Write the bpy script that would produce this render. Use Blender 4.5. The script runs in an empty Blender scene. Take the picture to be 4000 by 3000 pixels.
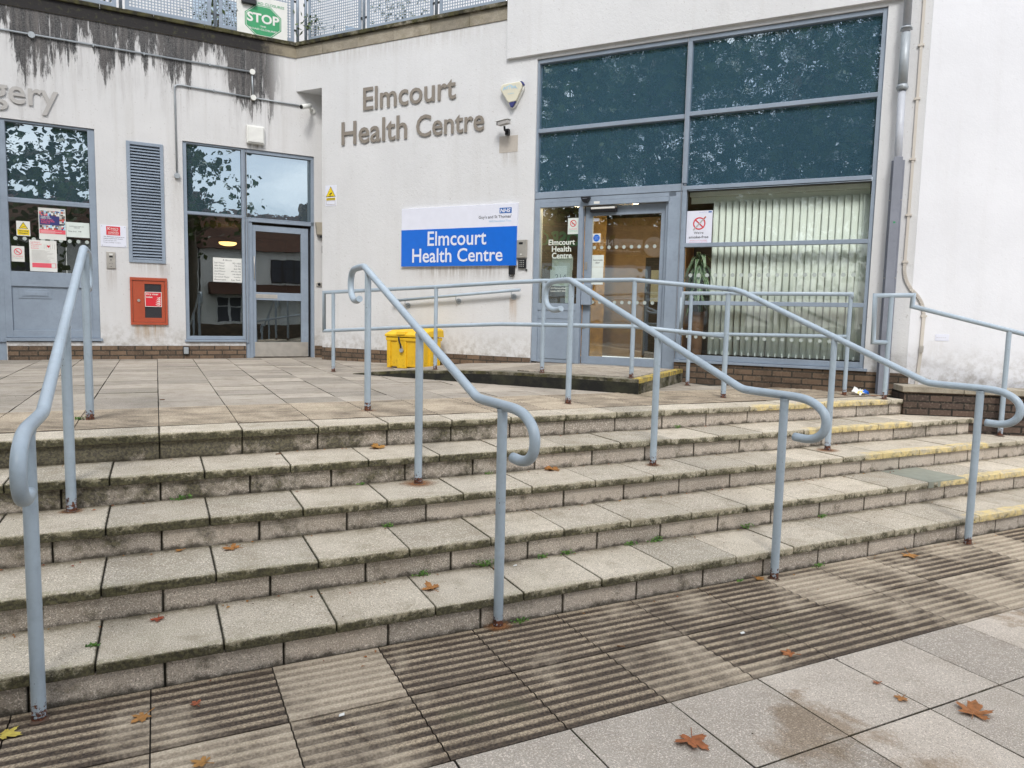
import bpy, bmesh, math, random
from mathutils import Vector, Matrix, noise as mnoise
random.seed(7)
S = bpy.context.scene
# ------------------------------------------------------------ camera
yaw, pit, rol, FPX, EYE = 0.4578, -0.0960, 0.0229, 2822.6, 1.6502
F = Vector((math.sin(yaw)*math.cos(pit), math.cos(yaw)*math.cos(pit), math.sin(pit)))
R0 = Vector((math.cos(yaw), -math.sin(yaw), 0)); U0 = R0.cross(F)
c_, s_ = math.cos(rol), math.sin(rol)
R1 = c_*R0 + s_*U0; U1 = -s_*R0 + c_*U0
cd = bpy.data.cameras.new('camera'); cam = bpy.data.objects.new('camera', cd)
S.collection.objects.link(cam)
cd.sensor_width = 36; cd.sensor_fit = 'HORIZONTAL'; cd.lens = FPX/4000*36
cd.clip_start = 0.05; cd.clip_end = 3000
M = Matrix((R1, U1, -F)).transposed().to_4x4(); M.translation = Vector((0, 0, EYE))
cam.matrix_world = M
S.camera = cam
# ------------------------------------------------------------ world, sun, exposure
SUN_EL, SUN_AZ = math.radians(48), math.radians(205)      # azimuth clockwise from +Y, behind the camera
w = bpy.data.worlds.new('World'); S.world = w; w.use_nodes = True
wn = w.node_tree; wn.nodes.clear()
def N_(t, **k):
    n = wn.nodes.new(t)
    for a, b in k.items(): setattr(n, a, b)
    return n
out = N_('ShaderNodeOutputWorld'); bg = N_('ShaderNodeBackground'); sky = N_('ShaderNodeTexSky', sky_type='NISHITA', sun_disc=False)
sky.sun_elevation = SUN_EL; sky.sun_rotation = SUN_AZ; sky.air_density = 1.0; sky.dust_density = 2.0
tc = N_('ShaderNodeTexCoord'); mp = N_('ShaderNodeMapping'); mp.inputs['Scale'].default_value = (1, 1, 2.6)
cn = N_('ShaderNodeTexNoise'); cn.inputs['Scale'].default_value = 2.2; cn.inputs['Detail'].default_value = 7; cn.inputs['Roughness'].default_value = .58
cr = N_('ShaderNodeValToRGB'); cr.color_ramp.elements[0].position = .30; cr.color_ramp.elements[1].position = .62
cn2 = N_('ShaderNodeTexNoise'); cn2.inputs['Scale'].default_value = 4.5; cn2.inputs['Detail'].default_value = 6
cr2 = N_('ShaderNodeValToRGB'); e = cr2.color_ramp.elements; e[0].position = .3; e[0].color = (5.9, 6.3, 7.0, 1); e[1].position = .7; e[1].color = (10.4, 10.5, 10.6, 1)
mx = N_('ShaderNodeMix', data_type='RGBA')
L = wn.links.new
L(tc.outputs['Generated'], mp.inputs[0]); L(mp.outputs[0], cn.inputs['Vector']); L(mp.outputs[0], cn2.inputs['Vector'])
L(cn.outputs[0], cr.inputs[0]); L(cn2.outputs[0], cr2.inputs[0]); L(cr.outputs[0], mx.inputs[0])
L(sky.outputs[0], mx.inputs[6]); L(cr2.outputs[0], mx.inputs[7]); L(mx.outputs[2], bg.inputs[0]); L(bg.outputs[0], out.inputs[0])
bg.inputs[1].default_value = 0.13
sd = bpy.data.lights.new('sun', 'SUN'); sun = bpy.data.objects.new('sun', sd); S.collection.objects.link(sun)
sd.energy = 1.3; sd.angle = math.radians(14); sd.color = (1, .985, .96)
sv = Vector((math.sin(SUN_AZ)*math.cos(SUN_EL), math.cos(SUN_AZ)*math.cos(SUN_EL), math.sin(SUN_EL)))
sun.rotation_euler = sv.to_track_quat('Z', 'Y').to_euler(); sun.location = (0, -5, 20)
S.view_settings.view_transform = 'Standard'; S.view_settings.look = 'None'; S.view_settings.exposure = 0.74; S.view_settings.gamma = 1
S.view_settings.use_curve_mapping = False
S.cycles.max_bounces = 8; S.cycles.transparent_max_bounces = 16; S.cycles.caustics_reflective = False; S.cycles.caustics_refractive = False
# ------------------------------------------------------------ constants (metres)
CN = Vector((2.1206, 12.4830, 0)); ZP = .8425; RI = ZP/5; Y0 = 3.353; TR = .435; OV = .023; ST = .052
class Fr:
    def __init__(s, o, ang_u):
        s.o = Vector(o); s.u = Vector((math.cos(ang_u), math.sin(ang_u), 0)); s.n = s.u.cross(Vector((0, 0, 1)))
    def p(s, u, off, z): return s.o + s.u*u + s.n*off + Vector((0, 0, z))
FL = Fr(CN, .0424); FR = Fr(CN, -.9252)
F2 = Fr(FR.p(9.0, 0, 0), math.atan2(-.6035, .79736))
FW = Fr((0, 0, 0), 0)                                  # world: u=x, off=-y
# ------------------------------------------------------------ mesh builder
class MB:
    def __init__(s): s.v = []; s.f = []; s.m = []; s.t = []; s.tone = .5; s.mi = 0; s.a = []; s.sm = []; s.av = {}
    def face(s, pts, smooth=False):
        i = len(s.v); s.v += [Vector(p) for p in pts]; s.f.append(list(range(i, i+len(pts)))); s.m.append(s.mi); s.t.append(s.tone); s.sm.append(smooth)
    def idx(s, verts, faces, smooth=False):
        i = len(s.v); s.v += [Vector(p) for p in verts]
        for f in faces: s.f.append([i+k for k in f]); s.m.append(s.mi); s.t.append(s.tone); s.sm.append(smooth)
        return i
    def box(s, fr, u0, u1, o0, o1, z0, z1, jit=0):
        P = [fr.p(u, o, z) + (Vector((random.uniform(-jit, jit), random.uniform(-jit, jit), random.uniform(-jit, jit))) if jit else Vector()) for z in (z0, z1) for o in (o0, o1) for u in (u0, u1)]
        s.idx(P, [(2, 3, 7, 6), (1, 0, 4, 5), (0, 2, 6, 4), (3, 1, 5, 7), (6, 7, 5, 4), (0, 1, 3, 2)])
    def quad(s, fr, u0, u1, off, z0, z1): s.face([fr.p(u0, off, z0), fr.p(u1, off, z0), fr.p(u1, off, z1), fr.p(u0, off, z1)])
    def prism(s, fr, pts, o0, o1):
        n = len(pts)
        s.idx([fr.p(u, o, z) for o in (o0, o1) for u, z in pts], [list(range(n, 2*n)), list(range(n-1, -1, -1))] + [(k, (k+1) % n, n+(k+1) % n, n+k) for k in range(n)])
    def disc(s, fr, u, z, r, o0, o1, n=20, rz=None):
        s.prism(fr, [(u+r*math.cos(2*math.pi*k/n), z+(rz or r)*math.sin(2*math.pi*k/n)) for k in range(n)], o0, o1)
    def ring(s, fr, u, z, r0, r1, off, n=28, t=.002):
        P = []
        for k in range(n):
            a = 2*math.pi*k/n; P += [fr.p(u+r0*math.cos(a), off, z+r0*math.sin(a)), fr.p(u+r1*math.cos(a), off, z+r1*math.sin(a))]
        s.idx(P, [(2*k, 2*k+1, (2*k+3) % (2*n), (2*k+2) % (2*n)) for k in range(n)])
    def tube(s, pts, r, n=14, cap=True, radii=None):
        pts = [Vector(p) for p in pts]; m = len(pts); T = []
        for i in range(m):
            a = (pts[i]-pts[i-1]).normalized() if i else None; b = (pts[i+1]-pts[i]).normalized() if i < m-1 else None
            T.append((a if b is None else b if a is None else (a+b).normalized()))
        x = T[0].orthogonal().normalized(); V = []
        for i in range(m):
            x = (x - T[i]*x.dot(T[i])).normalized(); y = T[i].cross(x)
            k = 1.0
            if 0 < i < m-1:
                cc = (pts[i]-pts[i-1]).normalized().dot(T[i]); k = 1/max(cc, .6)
                bend = ((pts[i+1]-pts[i]).normalized()-(pts[i]-pts[i-1]).normalized())
                bn = bend.normalized() if bend.length > 1e-4 else None
            rr = radii[i] if radii else r
            for j in range(n):
                a = 2*math.pi*j/n; d = x*math.cos(a)+y*math.sin(a)
                if 0 < i < m-1 and bn: d = d + bn*d.dot(bn)*(k-1)
                V.append(pts[i]+d*rr)
        Fc = [(i*n+j, i*n+(j+1) % n, (i+1)*n+(j+1) % n, (i+1)*n+j) for i in range(m-1) for j in range(n)]
        base = s.idx(V, Fc, True)
        if cap:
            for ring_, rev in ((0, True), (m-1, False)):
                f = [base+ring_*n+j for j in range(n)]; s.f.append(f[::-1] if rev else f); s.m.append(s.mi); s.t.append(s.tone); s.sm.append(False)
    def sphere(s, c, rx, ry, rz, n=10, m=16, z0=-1, z1=1):
        P = []; Fc = []
        for i in range(n+1):
            ph = math.asin(max(-1, min(1, z0+(z1-z0)*i/n)))
            for j in range(m):
                a = 2*math.pi*j/m; P.append(Vector(c)+Vector((rx*math.cos(ph)*math.cos(a), ry*math.cos(ph)*math.sin(a), rz*math.sin(ph))))
        for i in range(n):
            for j in range(m): Fc.append((i*m+j, i*m+(j+1) % m, (i+1)*m+(j+1) % m, (i+1)*m+j))
        s.idx(P, Fc, True)
    def build(s, name, mats, parent=None, bevel=0, seg=2, weld=False):
        if not isinstance(mats, (list, tuple)): mats = [mats]
        root = parent
        sh = Vector()
        while root is not None: sh += root.location; root = root.parent
        me = bpy.data.meshes.new(name); me.from_pydata([v-sh for v in s.v], [], s.f)
        for m in mats: me.materials.append(m)
        me.polygons.foreach_set('material_index', s.m); me.polygons.foreach_set('use_smooth', s.sm)
        uv = me.uv_layers.new(name='UVMap'); at = me.attributes.new('tone', 'FLOAT', 'FACE'); at.data.foreach_set('value', s.t)
        Z = Vector((0, 0, 1))
        for p in me.polygons:
            n = p.normal
            t = Vector((1, 0, 0)) if abs(n.z) > .7 else Z.cross(n).normalized()
            q = Vector((0, 1, 0)) if abs(n.z) > .7 else Z
            for li in p.loop_indices:
                c = me.vertices[me.loops[li].vertex_index].co + sh; uv.data[li].uv = (c.dot(t), c.dot(q))
        if weld:
            b = bmesh.new(); b.from_mesh(me); bmesh.ops.remove_doubles(b, verts=b.verts, dist=1e-4); b.to_mesh(me); b.free()
        o = bpy.data.objects.new(name, me); S.collection.objects.link(o); o.parent = parent
        if bevel:
            md = o.modifiers.new('bevel', 'BEVEL'); md.width = bevel; md.segments = seg; md.limit_method = 'ANGLE'; md.angle_limit = math.radians(40)
        return o
def tag(o, label=None, cat=None, group=None, kind=None):
    for k, v in (('label', label), ('category', cat), ('group', group), ('kind', kind)):
        if v: o[k] = v
    return o
def thing(name, label, cat, loc=(0, 0, 0), group=None):
    o = bpy.data.objects.new(name, None); o.location = loc; o.empty_display_size = .1; S.collection.objects.link(o)
    return tag(o, label, cat, group)
def text_tris(body, bold=0.0):
    c = bpy.data.curves.new('t', 'FONT'); c.body = body; c.size = 1; c.offset = bold; c.resolution_u = 3; c.fill_mode = 'FRONT' if hasattr(c, 'fill_mode') else c.fill_mode
    o = bpy.data.objects.new('t', c); S.collection.objects.link(o); dg = bpy.context.evaluated_depsgraph_get()
    me = bpy.data.meshes.new_from_object(o.evaluated_get(dg)); V = [v.co.copy() for v in me.vertices]; P = [tuple(p.vertices) for p in me.polygons]
    bpy.data.objects.remove(o); bpy.data.curves.remove(c); bpy.data.meshes.remove(me)
    return V, P
def text(mb, fr, body, u0, u1, z0, z1, off, bold=0.0, depth=0.0, fit=True, mirror=False, italic=0):
    """lettering fitted to the rectangle u0..u1, z0..z1 of a wall frame"""
    V, P = text_tris(body, bold)
    if not V: return
    x0 = min(v.x for v in V); x1 = max(v.x for v in V); y0 = min(v.y for v in V); y1 = max(v.y for v in V)
    def T(v, o):
        u = u0+(v.x-x0)/(x1-x0)*(u1-u0); z = z0+(v.y-y0)/(y1-y0)*(z1-z0); u += italic*(z-z0)
        return fr.p(u, o, z)
    if not depth: mb.idx([T(v, off) for v in V], P); return
    n = len(V); E = {}
    for f in P:
        for i in range(len(f)):
            a, b = f[i], f[(i+1) % len(f)]; E[(a, b)] = 1
    sides = [(a, b) for (a, b) in E if (b, a) not in E]
    mb.idx([T(v, off+depth) for v in V]+[T(v, off) for v in V], [f for f in P]+[(a, a+n, b+n, b)[::1] for a, b in sides])
# ------------------------------------------------------------ materials
class Mt:
    def __init__(s, name, rough=.6, color=(.5, .5, .5), metal=0, spec=.5):
        s.m = bpy.data.materials.new(name); s.m.use_nodes = True; s.t = s.m.node_tree; s.b = s.t.nodes['Principled BSDF']
        s.b.inputs['Roughness'].default_value = rough; s.b.inputs['Base Color'].default_value = (*color, 1); s.b.inputs['Metallic'].default_value = metal
        s.b.inputs['Specular IOR Level'].default_value = spec
    def n(s, ty, props=None, **inp):
        n = s.t.nodes.new(ty)
        for a, b in (props or {}).items(): setattr(n, a, b)
        for a, b in inp.items():
            k = a if a in n.inputs else a.replace('_', ' ')
            s.put(n.inputs[int(a[1:])] if a[0] == 'i' and a[1:].isdigit() else n.inputs[k], b)
        return n
    def put(s, sock, v):
        if isinstance(v, bpy.types.NodeSocket): s.t.links.new(v, sock)
        elif isinstance(v, tuple) and len(v) == 3 and sock.type == 'RGBA': sock.default_value = (*v, 1)
        else: sock.default_value = v
    def math(s, op, a, b=0.0, clamp=False): return s.n('ShaderNodeMath', {'operation': op, 'use_clamp': clamp}, i0=a, i1=b).outputs[0]
    def mix(s, f, a, b, blend='MIX'): return s.n('ShaderNodeMix', {'data_type': 'RGBA', 'blend_type': blend}, i0=f, i6=a, i7=b).outputs[2]
    def pos(s, scale=None, rot=None):
        p = s.n('ShaderNodeNewGeometry').outputs['Position']
        if scale or rot: p = s.n('ShaderNodeMapping', None, Vector=p, Scale=scale or (1, 1, 1), Rotation=rot or (0, 0, 0)).outputs[0]
        return p
    def uv(s, scale=None):
        p = s.n('ShaderNodeUVMap').outputs[0]
        if scale: p = s.n('ShaderNodeMapping', None, Vector=p, Scale=scale).outputs[0]
        return p
    def noise(s, scale, detail=4, rough=.55, vec=None, dist=0): return s.n('ShaderNodeTexNoise', None, Vector=vec or s.pos(), Scale=scale, Detail=detail, Roughness=rough, Distortion=dist).outputs[0]
    def ramp(s, f, lo, hi, smooth=False): return s.n('ShaderNodeMapRange', {'interpolation_type': 'SMOOTHSTEP' if smooth else 'LINEAR', 'clamp': True}, i0=f, i1=lo, i2=hi, i3=0.0, i4=1.0).outputs[0]
    def tone(s): return s.n('ShaderNodeAttribute', {'attribute_name': 'tone'}).outputs['Fac']
    def xyz(s, v=None): return s.n('ShaderNodeSeparateXYZ', None, i0=v or s.pos()).outputs
    def fres(s, nrm):
        g = s.n('ShaderNodeNewGeometry').outputs['Incoming']; d = s.math('ABSOLUTE', s.n('ShaderNodeVectorMath', {'operation': 'DOT_PRODUCT'}, i0=g, i1=nrm).outputs['Value'])
        return s.math('ADD', s.math('MULTIPLY', s.math('POWER', s.math('SUBTRACT', 1.0, d), 5.0), .92), .045)
    def bump(s, h, strength=.3, dist=.01): s.put(s.b.inputs['Normal'], s.n('ShaderNodeBump', None, Strength=strength, Distance=dist, Height=h).outputs[0])
    def col(s, c): s.put(s.b.inputs['Base Color'], c); return s
def flat(name, c, rough=.6, metal=0, var=.12, spec=.5):
    a = Mt(name, rough, c, metal, spec)
    nz = a.noise(9, 5)
    a.col(a.mix(a.ramp(nz, .3, .75), tuple(x*(1-var) for x in c), tuple(min(1, x*(1+var)) for x in c)))
    return a.m
MAT = {}
# rendered masonry
def stucco(name, base, algae=False, dirt=.35, bmp=.38, stains=(), pit=.35):
    a = Mt(name, .92, spec=.2)
    n1 = a.noise(1.3, 5, .6); n2 = a.noise(60, 3); streak = a.noise(1, 5, .6, a.pos((7, 7, .45)))
    c = a.mix(a.ramp(n1, .35, .7), tuple(x*.93 for x in base), base)
    c = a.mix(a.math('MULTIPLY', a.ramp(streak, .52, .8), dirt), c, tuple(x*y for x, y in zip(base, (.60, .56, .5))))
    pits = a.ramp(a.noise(38, 2, .5), .67, .73); c = a.mix(a.math('MULTIPLY', pits, pit), c, (.3, .27, .24))
    x, y, z = a.xyz()
    low = a.math('MULTIPLY', a.ramp(z, 1.45, 1.02), a.ramp(a.noise(11, 6, .7), .42, .66)); c = a.mix(a.math('MULTIPLY', low, .6), c, (.24, .2, .15))
    for x0, z0, hw, ln_, amt, sc_ in stains:
        mk = a.math('MULTIPLY', a.ramp(a.math('ABSOLUTE', a.math('SUBTRACT', x, x0)), hw, hw*.5, True), a.math('MULTIPLY', a.ramp(z, z0-ln_, z0-.02, True), a.ramp(z, z0+.012, z0)))
        mk = a.math('MULTIPLY', mk, a.ramp(a.noise(1, 6, .7, a.pos((24, 24, 1.3))), .38, .62)); c = a.mix(a.math('MULTIPLY', mk, amt), c, sc_)
    if algae:
        L1 = a.noise(1, 6, .62, a.pos((2.1, .6, .05))); L2 = a.noise(1, 9, .78, a.pos((15, 3, 2.4)))
        ln = a.math('ADD', a.math('MULTIPLY', a.ramp(L1, .40, .66), 1.0), a.math('MULTIPLY', a.math('SUBTRACT', L2, .5), 1.9))
        ln = a.math('ADD', ln, .20)
        edge = a.math('SUBTRACT', a.math('ADD', z, ln), 5.74)                       # >0 where within the run length below the coping
        fade = a.ramp(edge, -.10, .16, True)
        grain = a.ramp(a.noise(75, 4, .7), .30, .62)
        side = a.ramp(x, 1.98, 1.6, True)
        f = a.math('MULTIPLY', a.math('MULTIPLY', fade, side), a.math('ADD', a.math('MULTIPLY', grain, .22), .78))
        white = a.ramp(a.noise(1, 4, .6, a.pos((30, 5, 1.6))), .62, .68); f = a.math('MULTIPLY', f, a.math('SUBTRACT', 1, a.math('MULTIPLY', white, .8)))
        c = a.mix(a.math('MULTIPLY', f, .95), c, (.007, .007, .008))
        halo = a.math('MULTIPLY', a.math('MULTIPLY', a.ramp(edge, -.75, .1, True), side), a.ramp(a.noise(1, 6, .65, a.pos((18, 4, 1.1))), .42, .7))
        c = a.mix(a.math('MULTIPLY', halo, .5), c, (.23, .21, .2))
    a.col(c); a.bump(a.math('ADD', n2, a.math('MULTIPLY', a.noise(22, 3), 1.2)), bmp, .006)
    return a.m
MAT['stucco'] = stucco('white_render', (.675, .678, .68), False, .16, stains=((4.0, 2.33, .55, .25, .6, (.22, .18, .14)), (4.37, 9.0, .05, .1, 0, (0, 0, 0)), (4.49, 3.92, .10, .3, .5, (.3, .26, .2)), (4.55, 1.88, .05, .5, .5, (.4, .24, .1)), (3.2, 5.69, 1.3, .30, .35, (.35, .31, .26))))
MAT['stucco_black'] = stucco('streaked_render', (.65, .648, .645), True, .3, stains=((-.09, 1.37, .27, .34, .75, (.35, .23, .11)), (-.585, 2.20, .09, .45, .55, (.28, .22, .17)), (.14, 2.30, .10, .4, .5, (.25, .2, .16)), (1.48, 4.25, .15, .10, .8, (.12, .1, .08)), (.33, 3.63, .06, .35, .5, (.25, .22, .18)), (-.1, 2.30, .27, .22, .35, (.3, .24, .18))))
MAT['stucco_lit'] = stucco('lit_render', (.77, .775, .80), False, .10, .2, pit=.10, stains=((8.6, 9.5, .12, 7.0, .25, (.55, .52, .48)), (7.75, 1.46, .08, .3, .25, (.5, .46, .4))))  # lighter base colour holds the extra light on the right-hand wall
def concrete(name, c1, c2, moss=0.0, speck=.5, stain=.4, wet=0.0, yellow=None, vmoss=1.0, vth=0.0, band=0.0, grid=None):
    a = Mt(name, .9, spec=.25)
    x, y, z = a.xyz(); nz = a.xyz(a.n('ShaderNodeNewGeometry').outputs['Normal'])[2]
    c = a.mix(a.ramp(a.noise(2.2, 5, .6), .3, .7), c1, c2)
    t = a.tone(); c = a.mix(1.0, c, a.mix(t, (.76, .755, .74), (1.17, 1.15, 1.12)), 'MULTIPLY')
    sp = a.noise(150, 2, .6); c = a.mix(a.math('MULTIPLY', a.ramp(sp, .54, .66), speck), c, tuple(min(.9, v*1.6) for v in c2))
    sp2 = a.noise(190, 2, .6, a.pos((1, 1, 1.3))); c = a.mix(a.math('MULTIPLY', a.ramp(sp2, .56, .66), speck*.9), c, tuple(v*.33 for v in c1))
    c = a.mix(a.math('MULTIPLY', a.ramp(a.noise(6, 6, .65), .5, .72), stain), c, tuple(v*k for v, k in zip(c1, (.58, .53, .44))))
    left = a.ramp(x, 6.5, -1.0)
    if moss:
        g = a.math('MULTIPLY', a.ramp(a.noise(3.3, 7, .68), .44, .70), a.math('MULTIPLY', a.math('ADD', a.math('MULTIPLY', left, .85), .15), moss))
        c = a.mix(g, c, (.17, .165, .07))
    vert = a.ramp(nz, .6, .3)
    if grid:
        gx, yn_, zt_ = grid
        d = a.math('MULTIPLY', a.math('ABSOLUTE', a.math('SUBTRACT', a.math('FRACT', a.math('ADD', a.math('DIVIDE', a.math('SUBTRACT', x, gx), .5), .5)), .5)), .5)
        hz = a.math('SUBTRACT', 1.0, vert); lw = a.math('ADD', a.math('MULTIPLY', left, .75), .25)
        em_ = a.math('MULTIPLY', a.math('MULTIPLY', a.ramp(a.math('ADD', y, a.math('MULTIPLY', a.math('SUBTRACT', a.noise(7, 7, .7), .5), .16)), yn_+.04, yn_+.0, True), hz), lw)
        c = a.mix(a.math('MULTIPLY', a.math('MULTIPLY', em_, a.ramp(a.noise(80, 3), .35, .6)), .55), c, (.21, .20, .095))
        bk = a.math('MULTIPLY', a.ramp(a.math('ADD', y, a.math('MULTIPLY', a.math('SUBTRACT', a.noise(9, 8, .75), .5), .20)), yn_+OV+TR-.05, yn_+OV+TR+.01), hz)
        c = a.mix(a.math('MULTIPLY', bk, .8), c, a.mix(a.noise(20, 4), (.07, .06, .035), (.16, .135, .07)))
        jm = a.ramp(a.math('ADD', d, a.math('MULTIPLY', a.math('SUBTRACT', a.noise(24, 6, .75), .5), .026)), .010, .003)
        c = a.mix(a.math('MULTIPLY', jm, a.math('MULTIPLY', lw, .85)), c, (.05, .045, .028))
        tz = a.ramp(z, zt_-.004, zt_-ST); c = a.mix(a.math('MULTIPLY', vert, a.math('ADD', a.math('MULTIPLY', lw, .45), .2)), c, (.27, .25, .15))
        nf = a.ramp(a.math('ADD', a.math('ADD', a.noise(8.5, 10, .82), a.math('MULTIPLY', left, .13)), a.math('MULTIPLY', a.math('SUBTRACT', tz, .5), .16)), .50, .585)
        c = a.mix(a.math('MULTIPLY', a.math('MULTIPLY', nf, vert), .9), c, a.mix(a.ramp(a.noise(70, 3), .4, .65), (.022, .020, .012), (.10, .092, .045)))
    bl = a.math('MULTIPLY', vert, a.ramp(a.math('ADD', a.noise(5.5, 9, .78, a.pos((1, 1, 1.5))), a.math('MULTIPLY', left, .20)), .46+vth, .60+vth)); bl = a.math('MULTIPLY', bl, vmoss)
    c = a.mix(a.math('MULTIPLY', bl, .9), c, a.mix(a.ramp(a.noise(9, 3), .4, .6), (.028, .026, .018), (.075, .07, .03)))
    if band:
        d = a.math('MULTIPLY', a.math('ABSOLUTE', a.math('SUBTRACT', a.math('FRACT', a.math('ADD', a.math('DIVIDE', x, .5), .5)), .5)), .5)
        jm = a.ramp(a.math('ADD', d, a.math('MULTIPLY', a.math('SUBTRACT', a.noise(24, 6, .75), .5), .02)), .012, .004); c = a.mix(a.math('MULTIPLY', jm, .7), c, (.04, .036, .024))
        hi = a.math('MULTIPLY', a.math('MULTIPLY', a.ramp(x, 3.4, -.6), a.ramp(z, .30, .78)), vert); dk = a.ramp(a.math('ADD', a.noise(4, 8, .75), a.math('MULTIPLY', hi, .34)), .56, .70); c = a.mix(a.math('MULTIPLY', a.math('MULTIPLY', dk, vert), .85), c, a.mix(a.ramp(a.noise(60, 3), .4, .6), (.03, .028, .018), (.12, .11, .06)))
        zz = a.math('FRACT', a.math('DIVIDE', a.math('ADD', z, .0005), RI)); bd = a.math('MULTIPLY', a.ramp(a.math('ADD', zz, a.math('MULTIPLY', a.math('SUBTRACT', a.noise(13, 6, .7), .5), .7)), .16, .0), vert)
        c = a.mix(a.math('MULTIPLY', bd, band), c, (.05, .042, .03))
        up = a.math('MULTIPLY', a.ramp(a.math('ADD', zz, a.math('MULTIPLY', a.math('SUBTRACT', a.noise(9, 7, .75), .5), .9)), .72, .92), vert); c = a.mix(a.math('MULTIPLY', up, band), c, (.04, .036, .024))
    if wet:
        wv = a.noise(1.15, 5, .6, a.pos(None, (0, 0, .5)), .6); wf = a.ramp(a.math('ADD', wv, a.math('MULTIPLY', a.math('SUBTRACT', a.noise(60, 4, .7), .5), .10)), .588, .65)
        c = a.mix(a.math('MULTIPLY', wf, wet), c, a.mix(1.0, c, (.62, .545, .46), 'MULTIPLY'))
    if yellow:
        x0, x1, yn = yellow
        m = a.math('MULTIPLY', a.ramp(x, x0, x0+.08), a.ramp(x, x1, x1-.06)); wob = a.math('MULTIPLY', a.math('SUBTRACT', a.noise(14, 4), .5), .05)
        m = a.math('MULTIPLY', m, a.ramp(a.math('ADD', y, wob), yn+.095, yn+.08)); wear = a.ramp(a.noise(12, 9, .8), .60, .44)
        c = a.mix(a.math('MULTIPLY', a.math('MULTIPLY', m, wear), .9), c, (.68, .54, .25))
    a.col(c); a.bump(a.math('ADD', a.math('MULTIPLY', a.noise(150, 2), .6), a.noise(28, 4, .7)), .75, .006)
    return a.m
PV1, PV2 = (.33, .31, .28), (.42, .395, .36)
MAT['paving'] = concrete('grey_paving', (.44, .388, .332), (.56, .502, .435), 0, .7, .3, wet=.9)
MAT['plaza'] = concrete('plaza_paving', (.32, .285, .245), (.41, .37, .32), .15, .4, .5)
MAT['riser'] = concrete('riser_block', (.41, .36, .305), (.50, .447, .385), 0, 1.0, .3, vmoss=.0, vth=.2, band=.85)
YEL = {5: (5.0, 6.95, 5*TR+Y0-TR-OV), 4: (5.25, 6.75, 4*TR+Y0-TR-OV), 3: (5.5, 7.3, 3*TR+Y0-TR-OV), 2: (5.85, 7.6, 2*TR+Y0-TR-OV), 1: (5.6, 8.5, Y0-OV)}
for k in range(1, 6): MAT['tread%d' % k] = concrete('tread_slab', (.435, .383, .31), (.57, .515, .43), .18, 1.0, .5, yellow=YEL[k], vmoss=.0, grid=(-.26 if k < 5 else 0, Y0+TR*(k-1)-OV, RI*k))
MAT['joint'] = flat('joint_dirt', (.045, .04, .03), .95)
MAT['coping'] = concrete('coping_stone', (.30, .27, .22), (.42, .38, .31), .3, .3, .6, vmoss=.25)
MAT['kerb'] = concrete('mossy_kerb', (.12, .11, .085), (.30, .28, .22), 0, .4, .8, vmoss=1.1)
a = Mt('black_kerb_face', .95); a.col(a.mix(a.ramp(a.noise(5, 7, .7), .42, .72), (.008, .008, .007), (.035, .036, .02))); a.bump(a.noise(40, 5), .5, .006); MAT['kerbface'] = a.m
MAT['old'] = flat('patched_cement', (.26, .27, .22), .9)
def tactile(name, z0, dark):
    a = Mt(name, .82, spec=.3)
    x, y, z = a.xyz(); t = a.tone()
    h = a.ramp(z, z0+.0028, z0+.0075)
    grime = a.noise(1.9, 6, .62, a.pos((1, 1, 1)), .7); g = a.math('ADD', a.math('MULTIPLY', a.math('SUBTRACT', .66, t), .72), a.math('MULTIPLY', a.math('SUBTRACT', grime, .42), 2.3))
    g = a.ramp(g, -.05, .45)
    light = a.mix(a.ramp(a.noise(120, 2), .4, .65), (.44, .365, .27), (.62, .53, .405)); lowc = a.mix(a.ramp(a.noise(90, 3), .4, .65), (.27, .22, .16), (.42, .35, .265))
    dk = a.mix(a.ramp(a.noise(90, 3), .4, .65), (.045, .034, .026), (.11, .082, .058)); dkt = a.mix(a.ramp(a.noise(110, 3, .7), .42, .6), (.15, .11, .072), (.52, .42, .29))
    c = a.mix(h, a.mix(g, lowc, dk), a.mix(a.math('MULTIPLY', g, dark), light, dkt))
    moss = a.ramp(a.noise(1.2, 5), .62, .75); c = a.mix(a.math('MULTIPLY', moss, .45), c, (.13, .13, .07))
    a.col(c); a.bump(a.math('ADD', a.noise(110, 3, .7), a.noise(35, 3)), .6, .004)
    return a.m
MAT['tact0'] = tactile('corduroy_paving', 0, .8); MAT['tactP'] = tactile('corduroy_paving_upper', ZP-.0015, .25)
def brick(name, c1, c2, mort=(.13, .115, .095)):
    a = Mt(name, .9, spec=.2); b = a.n('ShaderNodeTexBrick', None, Vector=a.uv(), Color1=c1, Color2=c2, Mortar=mort, Scale=1.0, Mortar_Size=.010, Mortar_Smooth=.2, Bias=0.0, Brick_Width=.225, Row_Height=.075)
    c = a.mix(a.math('MULTIPLY', a.ramp(a.noise(5, 6, .7), .45, .7), .6), b.outputs[0], (.05, .04, .03))
    c = a.mix(a.math('MULTIPLY', a.ramp(a.noise(45, 4), .55, .7), .35), c, (.3, .24, .18))
    a.col(c); a.bump(a.math('ADD', a.math('MULTIPLY', b.outputs[1], -1.0), a.math('MULTIPLY', a.noise(60, 4), .5)), .8, .006)
    return a.m
MAT['brick'] = brick('brown_brick', (.22, .15, .10), (.115, .082, .06), (.06, .052, .042)); MAT['brick_dark'] = brick('dark_brick', (.14, .095, .072), (.06, .046, .04), (.028, .025, .021))
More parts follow.
